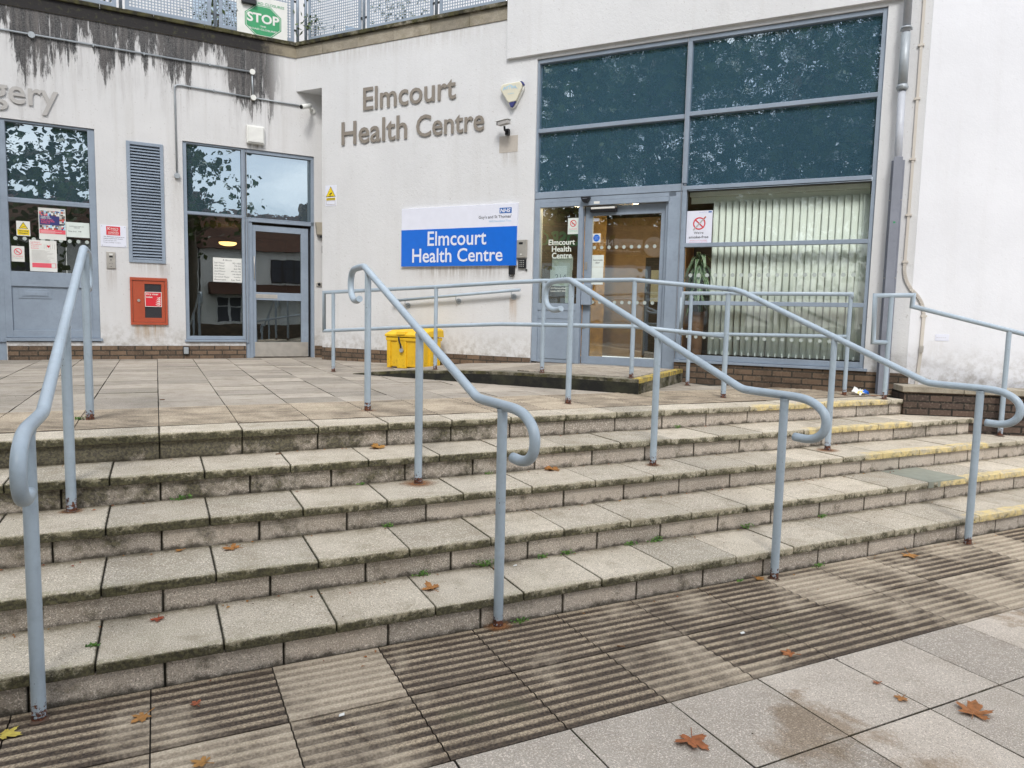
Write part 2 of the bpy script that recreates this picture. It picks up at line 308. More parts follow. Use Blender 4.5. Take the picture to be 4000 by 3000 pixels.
# painted steel of the handrails
def paint(name, c, rough=.38, rust=0.0, chip=.64):
    a = Mt(name, rough, spec=.5)
    base = a.mix(a.ramp(a.noise(2.6, 5, .65), .3, .7), tuple(v*.84 for v in c), tuple(v*1.06 for v in c)); base = a.mix(a.math('MULTIPLY', a.ramp(a.noise(25, 6, .7), .50, .72), .38), base, tuple(v*.7 for v in c))
    ch = a.ramp(a.noise(38, 5, .7), chip+.045, chip+.06); base = a.mix(ch, base, (.09, .045, .03))
    if rust:
        t = a.tone(); f = a.ramp(a.math('ADD', t, a.math('MULTIPLY', a.math('SUBTRACT', a.noise(40, 6, .75), .5), 1.5)), .72, .80)
        base = a.mix(f, base, a.mix(a.ramp(a.noise(70, 4), .35, .65), (.03, .015, .012), (.19, .065, .03)))
        a.put(a.b.inputs['Roughness'], a.math('ADD', a.math('MULTIPLY', f, .5), rough))
    a.col(base); a.bump(a.math('ADD', a.noise(14, 3), a.math('MULTIPLY', ch, -.4)), .12, .004)
    return a.m
MAT['rail'] = paint('pale_blue_grey_paint', (.37, .445, .51), .36, 1.0, .635)
MAT['frame'] = paint('grey_frame_coating', (.27, .325, .395), .45, 0, .9)
MAT['duct'] = paint('grey_cover_coating', (.24, .255, .30), .5, 0, .9)
MAT['zinc'] = flat('galvanised_steel', (.35, .38, .40), .5, .3)
MAT['steel'] = flat('brushed_steel', (.55, .52, .47), .42, .75)
MAT['white'] = flat('white_plastic', (.72, .72, .68), .45, var=.06)
MAT['sign_white'] = flat('white_sign_face', (.72, .735, .82), .35, var=.03)
MAT['paper'] = flat('white_paper', (.66, .72, .68), .7, var=.05)
MAT['black'] = flat('black_plastic', (.012, .012, .014), .35)
MAT['ink'] = flat('dark_ink', (.06, .06, .07), .7)
MAT['blue'] = flat('blue_sign_face', (.004, .135, .62), .35, var=.04)
MAT['nhs'] = flat('dark_blue_logo', (.02, .12, .40), .5, var=.03)
MAT['taupe'] = flat('taupe_letter', (.235, .205, .17), .55, var=.04); MAT['lgrey'] = flat('light_grey_letter', (.42, .405, .385), .55, var=.04)
MAT['yellow'] = flat('yellow_sign', (.78, .58, .01), .5, var=.04)
MAT['red'] = flat('red_print', (.62, .02, .035), .5, var=.05); MAT['pink'] = flat('pink_print', (.75, .10, .14), .6, var=.1)
MAT['navy'] = flat('navy_print', (.03, .035, .16), .6, var=.1)
MAT['green'] = flat('green_print', (.035, .30, .12), .5, var=.05)
MAT['orange'] = paint('faded_red_paint', (.42, .075, .03), .5, 0, .9)
MAT['cream'] = flat('cream_plastic', (.66, .63, .50), .4, var=.05); MAT['palecyan'] = flat('pale_blue_print', (.35, .58, .75), .5)
MAT['dark'] = flat('dark_void', (.006, .006, .007), .9); MAT['mesh'] = flat('dark_mesh', (.03, .028, .03), .7)
MAT['beige'] = flat('beige_metal', (.38, .34, .27), .5)
MAT['dots'] = flat('frosted_dot', (.42, .47, .44), .6)
MAT['blinds'] = flat('pale_green_fabric', (.77, .83, .745), .85, var=.04)
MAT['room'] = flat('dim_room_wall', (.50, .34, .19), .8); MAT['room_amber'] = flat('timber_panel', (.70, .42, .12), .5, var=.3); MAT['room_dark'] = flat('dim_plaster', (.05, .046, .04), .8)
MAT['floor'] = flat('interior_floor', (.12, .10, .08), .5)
MAT['pot'] = flat('terracotta', (.16, .085, .04), .7)
MAT['soil'] = flat('soil', (.05, .04, .03), 1)
# yellow grit bin
a = Mt('yellow_moulded_plastic', .5); x, y, z = a.xyz()
c = a.mix(a.ramp(a.noise(3, 4), .3, .7), (.70, .42, .012), (.80, .52, .02))
c = a.mix(a.math('MULTIPLY', a.math('MULTIPLY', a.ramp(z, 1.12, .87), a.ramp(a.noise(26, 7, .75), .49, .66)), .6), c, (.16, .09, .02)); a.col(c); a.bump(a.noise(30, 3), .15, .004); MAT['bin'] = a.m
# glass: clear pane that mirrors the street, slightly wavy
def glass(name, refl=.13, wav=.25, tint=(.85, .9, .88), wscale=3.0):
    a = Mt(name); t = a.t
    bp = a.n('ShaderNodeBump', None, Strength=wav, Distance=.004, Height=a.noise(wscale, 2, .5))
    f = a.math('ADD', a.fres(bp.outputs[0]), refl, True)
    gl = a.n('ShaderNodeBsdfGlossy', None, Color=(.95, .98, 1), Roughness=.0, Normal=bp.outputs[0]); tr = a.n('ShaderNodeBsdfTransparent', None, Color=tint)
    ms = a.n('ShaderNodeMixShader', None, i0=f, i1=tr.outputs[0], i2=gl.outputs[0]); t.links.new(ms.outputs[0], t.nodes['Material Output'].inputs[0])
    return a.m
MAT['glass'] = glass('window_glass', .05, .22); MAT['glass_l'] = glass('door_glass', .13, .12, (.9, .93, .9), 2.2); MAT['glass_clear'] = glass('clear_glass', .0, .2, (.97, .98, .97))
# back-painted teal spandrel panes
def spandrel(name, c, refl, wav, sc, w2=0.0):
    a = Mt(name); t = a.t
    hgt = a.noise(sc, 3, .5, None, .3)
    if w2: hgt = a.math('ADD', hgt, a.math('MULTIPLY', a.noise(sc*4, 2), w2))
    bp = a.n('ShaderNodeBump', None, Strength=wav, Distance=.006, Height=hgt)
    f = a.math('ADD', a.fres(bp.outputs[0]), refl, True)
    gl = a.n('ShaderNodeBsdfGlossy', None, Color=(.80, .92, 1), Roughness=.0, Normal=bp.outputs[0]); df = a.n('ShaderNodeBsdfDiffuse', None, Color=a.mix(a.ramp(a.noise(1.5, 3), .3, .7), tuple(v*.9 for v in c), c))
    ms = a.n('ShaderNodeMixShader', None, i0=f, i1=df.outputs[0], i2=gl.outputs[0]); t.links.new(ms.outputs[0], t.nodes['Material Output'].inputs[0])
    return a.m
MAT['teal'] = spandrel('teal_spandrel_glass', (.046, .102, .148), .30, .16, 5, .10); MAT['skyglass'] = spandrel('dark_spandrel_glass', (.045, .078, .10), .34, .16, 3.0)
for nm, c1, c2 in (('leafg', (.03, .06, .015), (.09, .13, .03)), ('leafp', (.045, .12, .035), (.50, .60, .42))):
    a = Mt(nm, .5); a.col(a.mix(a.tone(), c1, c2)); MAT[nm] = a.m
a = Mt('dry_leaf', .7); t = a.tone(); a.col(a.mix(a.ramp(a.noise(45, 5), .3, .7), a.mix(t, (.16, .03, .012), (.42, .30, .05)), a.mix(t, (.40, .085, .035), (.62, .52, .10)))); MAT['dry'] = a.m
a = Mt('weed_green', .6); a.col(a.mix(a.tone(), (.04, .12, .015), (.14, .28, .04))); MAT['weed'] = a.m
MAT['bark'] = flat('tree_bark', (.13, .11, .08), .9, var=.3); MAT['asphalt'] = flat('asphalt', (.055, .055, .058), .9, var=.2)
MAT['rooftile'] = brick('clay_roof_tile', (.16, .075, .05), (.11, .055, .04), (.05, .03, .02)); MAT['pebble'] = flat('pebbledash', (.80, .78, .73), .9)
MAT['winwhite'] = flat('white_window_frame', (.75, .75, .73), .5); MAT['timber'] = flat('dark_timber', (.04, .03, .028), .7); MAT['grass'] = flat('lawn', (.05, .085, .03), .95, var=.3)
MAT['stain'] = flat('ground_dirt', (.10, .065, .045), .95)
def em(name, c, st):
    a = Mt(name); a.b.inputs['Emission Color'].default_value = (*c, 1); a.b.inputs['Emission Strength'].default_value = st; a.b.inputs['Base Color'].default_value = (*c, 1); return a.m
MAT['lamp'] = em('warm_lamp_glass', (1, .62, .22), 2.2)
MAT['lamp2'] = em('warm_downlight', (1, .74, .42), 42.0)
#@@SETTING
# ============================================================ SETTING: ground
def struct(mb, name, mats, **k): return tag(mb.build(name, mats, None, **k), kind='structure')
def rline(Y): return 7.17 + (5.06-Y)/.6035*.79736          # front face of the retaining wall
m = MB(); m.face([(-150, -200, -.06), (200, -200, -.06), (200, 4, -.06), (-150, 4, -.06)]); struct(m, 'road', MAT['asphalt'])
m = MB(); m.box(FW, -9, 12, -Y0, 5.0, -.05, -.012); struct(m, 'ground', MAT['joint'])
def slab(m, x0, x1, y0, y1, z0, z1, g=.0035, jz=.0015):
    m.tone = random.random(); a, b = random.uniform(-jz, jz), random.uniform(-jz, jz); jj = lambda: random.uniform(-.0015, .0015)
    P = []
    for z, k in ((z0, 0), (z1, 1)):
        for yy in (y0+g, y1-g):
            for xx in (x0+g, x1-g): P.append((xx+jj(), yy+jj(), z + k*(a*(xx-x0)/(x1-x0)+b*(yy-y0)/(y1-y0)))) 
    m.idx(P, [(4, 5, 7, 6), (0, 1, 5, 4), (1, 3, 7, 5), (3, 2, 6, 7), (2, 0, 4, 6), (0, 2, 3, 1)])
m = MB()                                                   # plain paving in front of the ribbed strip
for r in range(14):
    for k in range(-18, 22):
        x = -.045+.5*k; y1 = Y0-1.0-.5*r
        slab(m, x, x+.5, y1-.5, y1, -.04, .002)
struct(m, 'pavement', MAT['paving'], bevel=.003)
def tread_slab(m, x0, x1, y0, y1, z0, z1, g=.0035):
    m.tone = random.random(); dz = random.uniform(-.003, .003); n = 14; V = []; ja = random.uniform(-.004, .004)
    for i in range(n+1):
        x = x0+g+(x1-x0-2*g)*i/n; e = 0.0022*mnoise.noise(Vector((x*22, y0*9, 1)))+.0016*mnoise.noise(Vector((x*70, y0*9, 4))); c = max(0, mnoise.noise(Vector((x*9, y0*5, 8)))-.42)*.03
        if i in (0, n): c += random.uniform(0, .004)
        zt = z1+dz*i/n
        V += [(x, y0+e+ja*i/n, z0), (x, y0+e+ja*i/n, zt-.006-c), (x, y0+e+.006+c+ja*i/n, zt), (x, y1-g, zt), (x, y1-g, z0)]
    F_ = [(i*5+j, i*5+(j+1) % 5, (i+1)*5+(j+1) % 5, (i+1)*5+j) for i in range(n) for j in range(5)]
    m.idx(V, [f[::-1] for f in F_]+[[0, 1, 2, 3, 4], [n*5+k for k in (4, 3, 2, 1, 0)]])
def ribs(m, x0, x1, y0, y1, z, tone):
    """one corduroy slab: eight rounded bars running along x"""
    m.tone = tone; n = 8; pitch = (y1-y0-.008)/n; prof = []
    for k in range(n):
        yb = y0+.004+pitch*k
        for f, h in ((0, 0), (.22, 0), (.34, .0035), (.44, .0062), (.6, .0066), (.76, .0062), (.86, .0035), (.97, 0)): prof.append((yb+pitch*f, h))
    prof.append((y1-.004, 0)); xs = [x0+.003+(x1-x0-.006)*i/6 for i in range(7)]
    V = []
    for x in xs:
        for y, h in prof:
            wv = mnoise.noise(Vector((x*9, y*9, z)))*.0012
            V.append((x, y+mnoise.noise(Vector((x*6, y*14, 3)))*.0011, z+h*(1.02+.3*mnoise.noise(Vector((x*5, y*5, 9))))+wv))
    q = len(prof); Fs = [(i*q+j, (i+1)*q+j, (i+1)*q+j+1, i*q+j+1) for i in range(6) for j in range(q-1)]
    m.idx(V, Fs, True)
    m.idx([(x0+.003, y0+.004, z-.03), (x1-.003, y0+.004, z-.03), (x1-.003, y1-.004, z-.03), (x0+.003, y1-.004, z-.03), (x0+.003, y0+.004, z), (x1-.003, y0+.004, z), (x1-.003, y1-.004, z), (x0+.003, y1-.004, z)], [(0, 1, 5, 4), (1, 2, 6, 5), (2, 3, 7, 6), (3, 0, 4, 7)])
TN = {(-4, 0): .12, (-3, 0): .95, (-2, 0): .05, (-1, 0): .12, (0, 0): .3, (1, 0): .45, (2, 0): .15, (3, 0): .7, (4, 0): .75, (5, 0): .3, (-5, 0): .22, (-5, 1): .2, (-4, 1): .75, (-3, 1): .38, (-2, 1): .22, (-1, 1): .25, (0, 1): .55, (1, 1): .2, (2, 1): .2, (3, 1): .35, (4, 1): .6}
m = MB()
for r in range(2):
    for k in range(-18, 16):
        x = 1.944+.5*(k-0)
        if x < rline(Y0)+.6 or 1: ribs(m, x-.0, x+.5, Y0-.5*(r+1), Y0-.5*r, 0.0, TN.get((k, r), random.random()))
struct(m, 'tactile_pavement', MAT['tact0'])
# upper forecourt ------------------------------------------------------------
def inside(x, y):      # in front of both building faces
    a = (Vector((x, y, 0))-CN).dot(FL.n); b = (Vector((x, y, 0))-CN).dot(FR.n); c = (Vector((x, y, 0))-F2.o).dot(F2.n)
    return a > -.7 and b > -.8 and (c > -.5 or x < 6)
YN = Y0+4*TR-OV                                           # front edge of the top step
m = MB(); m.box(FW, -7.0, 7.3, -12.7, -YN-.03, ZP-.06, ZP-.012); struct(m, 'forecourt_bed', MAT['joint'])
m = MB()
for k in range(-15, 17):
    x = .5*k
    if x < 7.0:
        pass
    y = 6.375
    while y < 12.6:
        if inside(x+.25, y+.2): slab(m, x, x+.5, y, y+.4, ZP-.04, ZP, jz=.003)
        y += .4
struct(m, 'forecourt_paving', MAT['plaza'], bevel=.003)
m = MB()
for r in range(2):
    for k in range(-15, 15):
        x = .5*k; yb = YN+.303+.5*r
        if inside(x+.25, yb+.3): ribs(m, x, x+.5, yb, yb+.5, ZP-.001, random.choice((.1, .25, .35, .45, .55, .7)))
struct(m, 'forecourt_tactile', MAT['tactP'])
# ------------------------------------------------------------ the flight of steps
st = thing('stone_steps', 'five long mossy concrete steps rising to the forecourt with worn yellow nosings at the right', 'steps', (1.5, Y0, 0))
for k in range(1, 6):
    root = thing('step', None, None, (0, 0, 0)); root.parent = st
    y = Y0+TR*(k-1); z0 = RI*(k-1); z1 = RI*k; off = -.26 if k < 5 else 0
    m = MB(); x = -7.0+off
    while x < rline(y-OV)-.02:
        x1 = min(x+.5, rline(y-OV)+.04)
        dep = y+TR+.012 if k < 5 else YN+.30
        tread_slab(m, x, x1, y-OV, dep, z1-ST, z1+random.uniform(-.002, .002))
        x = x+.5
    o = m.build('tread', MAT['tread%d' % k], root, bevel=.0025, seg=1)
    if k == 2:
        m = MB(); slab(m, 5.741, 6.239, y-OV-.004, y+TR+.0, z1-ST, z1+.004); m.build('patched_tread', MAT['old'], root, bevel=.004)
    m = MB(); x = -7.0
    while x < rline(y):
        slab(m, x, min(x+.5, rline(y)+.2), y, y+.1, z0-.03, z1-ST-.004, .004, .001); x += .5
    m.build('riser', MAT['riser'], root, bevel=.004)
    m = MB(); m.box(FW, -7.0, rline(y)+.25, -(y+TR+.05), -(y+.02), z0-.05, z1-.012); m.build('joint_fill', MAT['joint'], root)
# side wall at the far left end of the steps is outside the picture
# ============================================================ THE BUILDING
B = thing('health_centre_building', 'white rendered health centre with grey window frames and a brown brick base', 'building', tuple(CN))
def wall_grid(mb, fr, us, zs, holes, depth=.30, skip=lambda u, z: False):
    """front skin of a wall with real openings; reveals run back into the wall"""
    us = sorted(set(us + [h[i] for h in holes for i in (0, 1)])); zs = sorted(set(zs + [h[i] for h in holes for i in (2, 3)]))
    inh = lambda u, z: any(h[0] < u < h[1] and h[2] < z < h[3] for h in holes)
    for i in range(len(us)-1):
        for j in range(len(zs)-1):
            if not inh((us[i]+us[i+1])/2, (zs[j]+zs[j+1])/2) and not skip((us[i]+us[i+1])/2, (zs[j]+zs[j+1])/2):
                mb.quad(fr, us[i], us[i+1], 0, zs[j], zs[j+1])
    for (a, b, c, d) in holes:
        P = lambda u, o, z: fr.p(u, o, z)
        mb.face([P(a, 0, c), P(a, 0, d), P(a, -depth, d), P(a, -depth, c)]); mb.face([P(b, 0, d), P(b, 0, c), P(b, -depth, c), P(b, -depth, d)])
        mb.face([P(a, 0, d), P(b, 0, d), P(b, -depth, d), P(a, -depth, d)]); mb.face([P(b, 0, c), P(a, 0, c), P(a, -depth, c), P(b, -depth, c)])
BZ = 1.045                                                  # top of the brick base
# left wing
holesL = [(-9.0, -2.872, 1.10, 4.185), (-9.0, -4.03, .80, 1.10), (-1.709, -.78, 1.10, 4.175), (-.82, .284, .80, 4.175), (-2.452, -1.992, 2.31, 4.06)]
m = MB(); wall_grid(m, FL, [-9.0, 0, .46], [BZ, 5.172, 5.69], holesL, skip=lambda u, z: u > 0 and z > 5.17)
m.v = m.v; m.build('left_wing_wall', MAT['stucco_black'], B)
m = MB()
for a_, b_ in ((-4.02, -.82), (.286, .45)): m.box(FL, a_, b_, -.2, .008, ZP-.05, BZ)
m.build('brick_base', MAT['brick'], B)
# right wing: lower part starts clear of the corner, upper part runs to it
holesR = [(4.325, 6.37, .80, 5.105), (6.37, 8.56, 1.12, 5.105)]
m = MB(); wall_grid(m, FR, [.54, 8.72], [BZ, 5.172], holesR)
m.quad(FR, 0, 3.87, 0, 5.172, 5.69)
A_ = FR.p(.54, 0, 0); Bk = FL.p(.46, 0, 0)
m.face([A_+Vector((0, 0, BZ)), A_+Vector((0, 0, 5.172)), Bk+Vector((0, 0, 5.172)), Bk+Vector((0, 0, BZ))])
m.face([CN+Vector((0, 0, 5.172)), Bk+Vector((0, 0, 5.172)), A_+Vector((0, 0, 5.172))])
m.quad(FR, 8.72, 9.0, 0, BZ, 9.5)
m.build('right_wing_wall', MAT['stucco'], B)
m = MB(); m.box(FR, 3.87, 8.74, -.2, .045, 5.155, 9.5); m.build('upper_storey_panel', MAT['stucco'], B, bevel=.004)
m = MB(); m.box(F2, -.012, 9.0, -.3, .0, .75, 9.5); m.build('bright_side_wall', MAT['stucco_lit'], B, bevel=.004)
m = MB()
m.box(FR, 6.37, 9.02, -.2, .008, ZP-.05, 1.09); m.build('brick_base', MAT['brick'], B); m = MB(); m.box(FR, .535, 4.325, -.2, .008, ZP-.05, BZ)
m.face([A_+FR.n*.008+Vector((0, 0, ZP)), A_+FR.n*.008+Vector((0, 0, BZ)), Bk+Vector((0, 0, BZ)), Bk+Vector((0, 0, ZP))])
m.build('brick_base', MAT['brick'], B)
# stone band and coping on both wings, stones jointed
m = MB()
for fr, L0, L1, js in ((FL, -9.0, .0, [-8, -7.3, -6.6, -5.9, -5.2, -4.5, -3.8, -3.1, -2.45, -1.46, -.79, -.12]), (FR, 0.0, 3.868, [.563, 1.254, 1.929, 2.596, 3.251])):
    e = [L0]+js+[L1]
    for i in range(len(e)-1):
        m.tone = random.random(); m.box(fr, e[i]+.002, e[i+1]-.002, -.3, .012, 5.69, 5.868)
band = m.build('stone_band', [MAT['coping']], B, bevel=.004)
m = MB()
for fr, L0, L1, n in ((FL, -9.0, 0.02, 13), (FR, -.0, 3.868, 5)):
    for i in range(n):
        m.tone = random.random(); a_ = L0+(L1-L0)*i/n; b_ = L0+(L1-L0)*(i+1)/n; m.box(fr, a_+.002, b_-.002, -.4, .05, 5.869, 5.925)
m.build('coping', [MAT['kerb']], B, bevel=.006)
# black algae skin on the left stone band
a = Mt('black_stone', .9); x, y, z = a.xyz(); f = a.ramp(a.math('ADD', x, a.math('MULTIPLY', a.noise(6, 6, .7), .9)), 2.35, 1.95)
a.col(a.mix(f, a.mix(a.noise(8, 5), (.20, .17, .12), (.34, .30, .22)), a.mix(a.ramp(a.noise(16, 5, .7), .55, .75), (.022, .020, .020), (.07, .07, .035)))); a.bump(a.noise(40, 4), .4, .005)
MAT['black_stone'] = a.m
m = MB(); m.box(FL, -9.0, -.003, .0125, .016, 5.69, 5.866); m.build('stained_band_face', a.m, B)
# window and door joinery ------------------------------------------------------
def bars(root, name, fr, rects, o0, o1, mat=None, bev=.003):
    m = MB()
    for r in rects: m.box(fr, r[0], r[1], r[4] if len(r) > 4 else o0, r[5] if len(r) > 5 else o1, r[2], r[3])
    return m.build(name, mat or MAT['frame'], root, bevel=bev)
def pane(root, fr, u0, u1, z0, z1, off=-.07, mat='glass'):
    m = MB(); m.box(fr, u0-.01, u1+.01, off-.006, off, z0-.01, z1+.01); return m.build('glass_pane', MAT[mat], root)
def sub(name, fr, u, z, lab=None):
    o = thing(name, lab, None, (0, 0, 0)); o.parent = B; o.location = fr.p(u, 0, z)-B.location; return o
fo0, fo1 = -.10, -.022
# big glazed screen of the right wing
W1 = sub('window', FR, 6.4, 4.2, 'upper teal panes over the entrance')
bars(W1, 'frame', FR, [(4.325, 4.352, 3.34, 5.1), (8.51, 8.558, 3.3, 5.1), (4.352, 8.51, 5.05, 5.1), (6.368, 6.421, 3.34, 5.05), (4.352, 6.368, 4.132, 4.184), (6.421, 8.51, 4.155, 4.206), (6.368, 8.51, 3.255, 3.303)], fo0, fo1)
pane(W1, FR, 4.352, 6.368, 4.184, 5.05, mat='teal'); pane(W1, FR, 6.421, 8.51, 4.206, 5.05, mat='teal')
pane(W1, FR, 4.352, 6.368, 3.335, 4.132, mat='teal'); pane(W1, FR, 6.421, 8.51, 3.303, 4.155, mat='teal')
W2 = sub('window', FR, 7.5, 1.12, 'tall office window with green blinds')
bars(W2, 'frame', FR, [(6.375, 6.432, 1.12, 3.255), (8.515, 8.558, 1.12, 3.303), (6.432, 8.515, 2.545, 2.595), (6.432, 8.515, 1.822, 1.872), (6.432, 8.515, 1.125, 1.19)], fo0, fo1)
bars(W2, 'sill', FR, [(6.37, 8.60, 1.092, 1.122)], -.12, .03)
pane(W2, FR, 6.432, 8.515, 2.595, 3.255, mat='glass_clear'); pane(W2, FR, 6.432, 8.515, 1.872, 2.545, mat='glass_clear'); pane(W2, FR, 6.432, 8.515, 1.19, 1.822, mat='glass_clear')
E1 = sub('entrance_screen', FR, 4.9, 1.0)
bars(E1, 'frame', FR, [(4.328, 4.414, 1.0, 3.19), (4.328, 6.372, 3.245, 3.335), (4.33, 6.30, 3.185, 3.24), (4.414, 6.22, 3.125, 3.185), (4.985, 5.045, 1.0, 3.125), (4.414, 4.985, 1.72, 1.815), (4.414, 4.985, 1.605, 1.72, -.1, -.03), (4.414, 4.985, .995, 1.605, -.1, -.035), (6.205, 6.372, .99, 3.24), (6.165, 6.205, .99, 3.125, -.1, -.06)], fo0, fo1)
bars(E1, 'kick_panel', FR, [(4.45, 4.95, 1.05, 1.57)], -.036, -.026)
bars(E1, 'threshold', FR, [(5.0, 6.2, .955, 1.0)], -.1, .06, MAT['steel'])
pane(E1, FR, 4.414, 4.985, 1.815, 3.125, mat='glass_l')
D1 = sub('automatic_door', FR, 5.6, 1.0)
bars(D1, 'door_frame', FR, [(5.05, 5.155, 1.0, 3.12), (5.155, 6.155, 2.995, 3.12), (6.095, 6.165, 1.0, 2.995), (5.155, 6.095, 1.0, 1.105)], -.15, -.105)
pane(D1, FR, 5.155, 6.095, 1.105, 2.995, -.13, 'glass_l')
m = MB(); m.box(FR, 5.05, 5.19, -.10, -.03, 1.80, 2.08); m.build('door_handle', MAT['frame'], D1, bevel=.006)
m = MB(); m.box(FR, 5.065, 5.10, -.105, -.098, 2.28, 2.38); m.build('door_lock', MAT['steel'], D1); m = MB(); m.disc(FR, 5.08, 1.50, .018, -.105, -.095); m.build('door_lock', MAT['steel'], D1)
# upper-left: surgery window with letter plate
W3 = sub('window', FL, -3.4, 1.1, 'surgery window full of posters')
bars(W3, 'frame', FL, [(-4.03, -3.948, 1.16, 4.18), (-4.24, -4.03, ZP, 4.18), (-2.962, -2.873, 1.16, 4.18), (-3.948, -2.962, 4.152, 4.18), (-3.948, -2.962, 3.058, 3.122), (-3.948, -2.962, 1.892, 2.10), (-3.948, -2.962, 1.16, 1.268)], fo0, fo1)
bars(W3, 'lower_panel', FL, [(-3.948, -2.962, 1.268, 1.892)], -.1, -.045)
bars(W3, 'sill', FL, [(-4.03, -2.845, 1.115, 1.155)], -.12, .03)
pane(W3, FL, -3.948, -2.962, 3.122, 4.152, mat='skyglass'); pane(W3, FL, -3.948, -2.962, 2.10, 3.058, mat='glass_l')
lp = bars(W3, 'letter_plate', FL, [(-3.866, -3.468, 1.722, 1.856)], -.045, -.037); 
bars(W3, 'letter_flap', FL, [(-3.82, -3.51, 1.752, 1.826), (-3.80, -3.53, 1.765, 1.813, -.03, -.026)], -.037, -.03)
bars(W3, 'side_door_edge', FL, [(-9.0, -4.24, ZP, 4.18)], -.12, -.03)
# lobby door and side light
W4 = sub('window', FL, -1.25, 1.1, 'lobby side window beside the glazed door')
bars(W4, 'frame', FL, [(-1.708, -1.654, 1.145, 4.17), (-.858, -.80, 1.145, 4.17), (-1.654, -.858, 4.145, 4.17), (-1.654, -.858, 3.083, 3.128), (-1.654, -.858, 1.145, 1.198)], fo0, fo1)
bars(W4, 'sill', FL, [(-1.728, -.822, 1.108, 1.142)], -.12, .03)
pane(W4, FL, -1.654, -.858, 3.128, 4.145, mat='skyglass'); pane(W4, FL, -1.654, -.858, 1.198, 3.083, mat='glass_l')
D2 = sub('lobby_door', FL, -.27, ZP)
bars(D2, 'frame', FL, [(-.815, -.755, ZP+.003, 3.04), (-.80, .283, 4.118, 4.17), (-.798, .283, 3.04, 3.105), (-.755, -.70, ZP+.003, 3.04, -.1, -.04), (.235, .283, ZP+.003, 4.118), (-.80, -.796, 3.1, 4.118)], fo0, fo1)
pane(D2, FL, -.80, .235, 3.105, 4.118, mat='skyglass')
bars(D2, 'door_leaf', FL, [(-.70, -.645, 1.10, 2.995), (.075, .195, 1.10, 2.995), (-.645, .075, 2.90, 2.995), (-.645, .075, 1.792, 1.918), (-.70, .195, ZP+.02, 1.10)], -.11, -.06)
pane(D2, FL, -.645, .075, 1.918, 2.90, -.085, 'glass_l'); pane(D2, FL, -.645, .075, 1.10, 1.792, -.085, 'glass_l')
bars(D2, 'kick_plate', FL, [(-.672, .188, ZP+.02, 1.102)], -.06, -.055, MAT['steel'], .001)
bars(D2, 'push_plate', FL, [(-.65, -.31, 1.822, 1.886)], -.06, -.056, MAT['steel'], .001)
m = MB(); m.tube([FL.p(-.675, -.05, 2.13), FL.p(-.675, -.025, 2.14), FL.p(-.675, -.025, 2.48), FL.p(-.675, -.05, 2.49)], .007, 8); m.build('pull_handle', MAT['steel'], D2)
bars(D2, 'dark_gap', FL, [(.196, .236, ZP+.01, 3.04)], -.12, -.10, MAT['black'])
# louvre
V1 = sub('louvred_vent', FL, -2.2, 2.3)
bars(V1, 'frame', FL, [(-2.470, -2.42, 2.30, 4.075), (-2.022, -1.975, 2.30, 4.075), (-2.42, -2.022, 4.03, 4.075), (-2.42, -2.022, 2.30, 2.345)], -.03, .018, None, .003)
m = MB()
for i in range(38):
    z = 2.352+i*(4.028-2.352)/38
    m.prism(Fr(FL.p(0, 0, 0), .0424), [(-2.42, z), (-2.022, z), (-2.022, z+.006), (-2.42, z+.006)], .006, .010)
    P = [FL.p(u, o, zz) for u in (-2.42, -2.022) for o, zz in ((.012, z), (.012, z+.010), (-.028, z+.040), (-.028, z+.034))]
    m.idx(P, [(0, 4, 5, 1), (1, 5, 6, 2), (2, 6, 7, 3), (3, 7, 4, 0)])
m.build('louvre_blades', MAT['frame'], V1)
bars(V1, 'backing', FL, [(-2.43, -2.01, 2.33, 4.04)], -.2, -.19, MAT['dark'], 0)
# interiors -----------------------------------------------------------------------
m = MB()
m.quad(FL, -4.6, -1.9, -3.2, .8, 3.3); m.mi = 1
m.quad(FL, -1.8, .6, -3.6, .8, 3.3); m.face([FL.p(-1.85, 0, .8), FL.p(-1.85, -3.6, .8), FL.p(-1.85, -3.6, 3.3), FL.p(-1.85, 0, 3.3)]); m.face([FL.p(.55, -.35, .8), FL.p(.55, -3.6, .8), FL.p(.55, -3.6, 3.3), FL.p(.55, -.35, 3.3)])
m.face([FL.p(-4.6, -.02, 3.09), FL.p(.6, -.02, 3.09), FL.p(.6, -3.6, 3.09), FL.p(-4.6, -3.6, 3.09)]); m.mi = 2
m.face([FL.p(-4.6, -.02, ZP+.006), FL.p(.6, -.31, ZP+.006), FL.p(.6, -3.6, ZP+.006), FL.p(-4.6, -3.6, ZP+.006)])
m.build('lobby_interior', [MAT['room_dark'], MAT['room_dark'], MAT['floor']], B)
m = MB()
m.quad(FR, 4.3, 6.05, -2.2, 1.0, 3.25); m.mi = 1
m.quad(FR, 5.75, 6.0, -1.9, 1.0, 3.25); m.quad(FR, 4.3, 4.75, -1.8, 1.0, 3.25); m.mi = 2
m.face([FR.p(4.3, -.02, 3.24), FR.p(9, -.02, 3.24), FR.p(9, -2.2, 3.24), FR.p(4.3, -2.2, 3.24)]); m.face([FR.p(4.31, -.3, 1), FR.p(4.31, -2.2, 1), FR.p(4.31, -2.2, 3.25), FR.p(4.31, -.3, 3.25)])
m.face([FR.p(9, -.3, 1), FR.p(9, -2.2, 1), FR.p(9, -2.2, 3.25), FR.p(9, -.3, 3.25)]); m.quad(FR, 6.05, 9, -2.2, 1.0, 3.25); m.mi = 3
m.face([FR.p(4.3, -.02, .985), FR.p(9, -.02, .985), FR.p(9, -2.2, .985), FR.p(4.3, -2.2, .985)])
m.build('reception_interior', [MAT['room'], MAT['room_amber'], MAT['room_dark'], MAT['floor']], B)
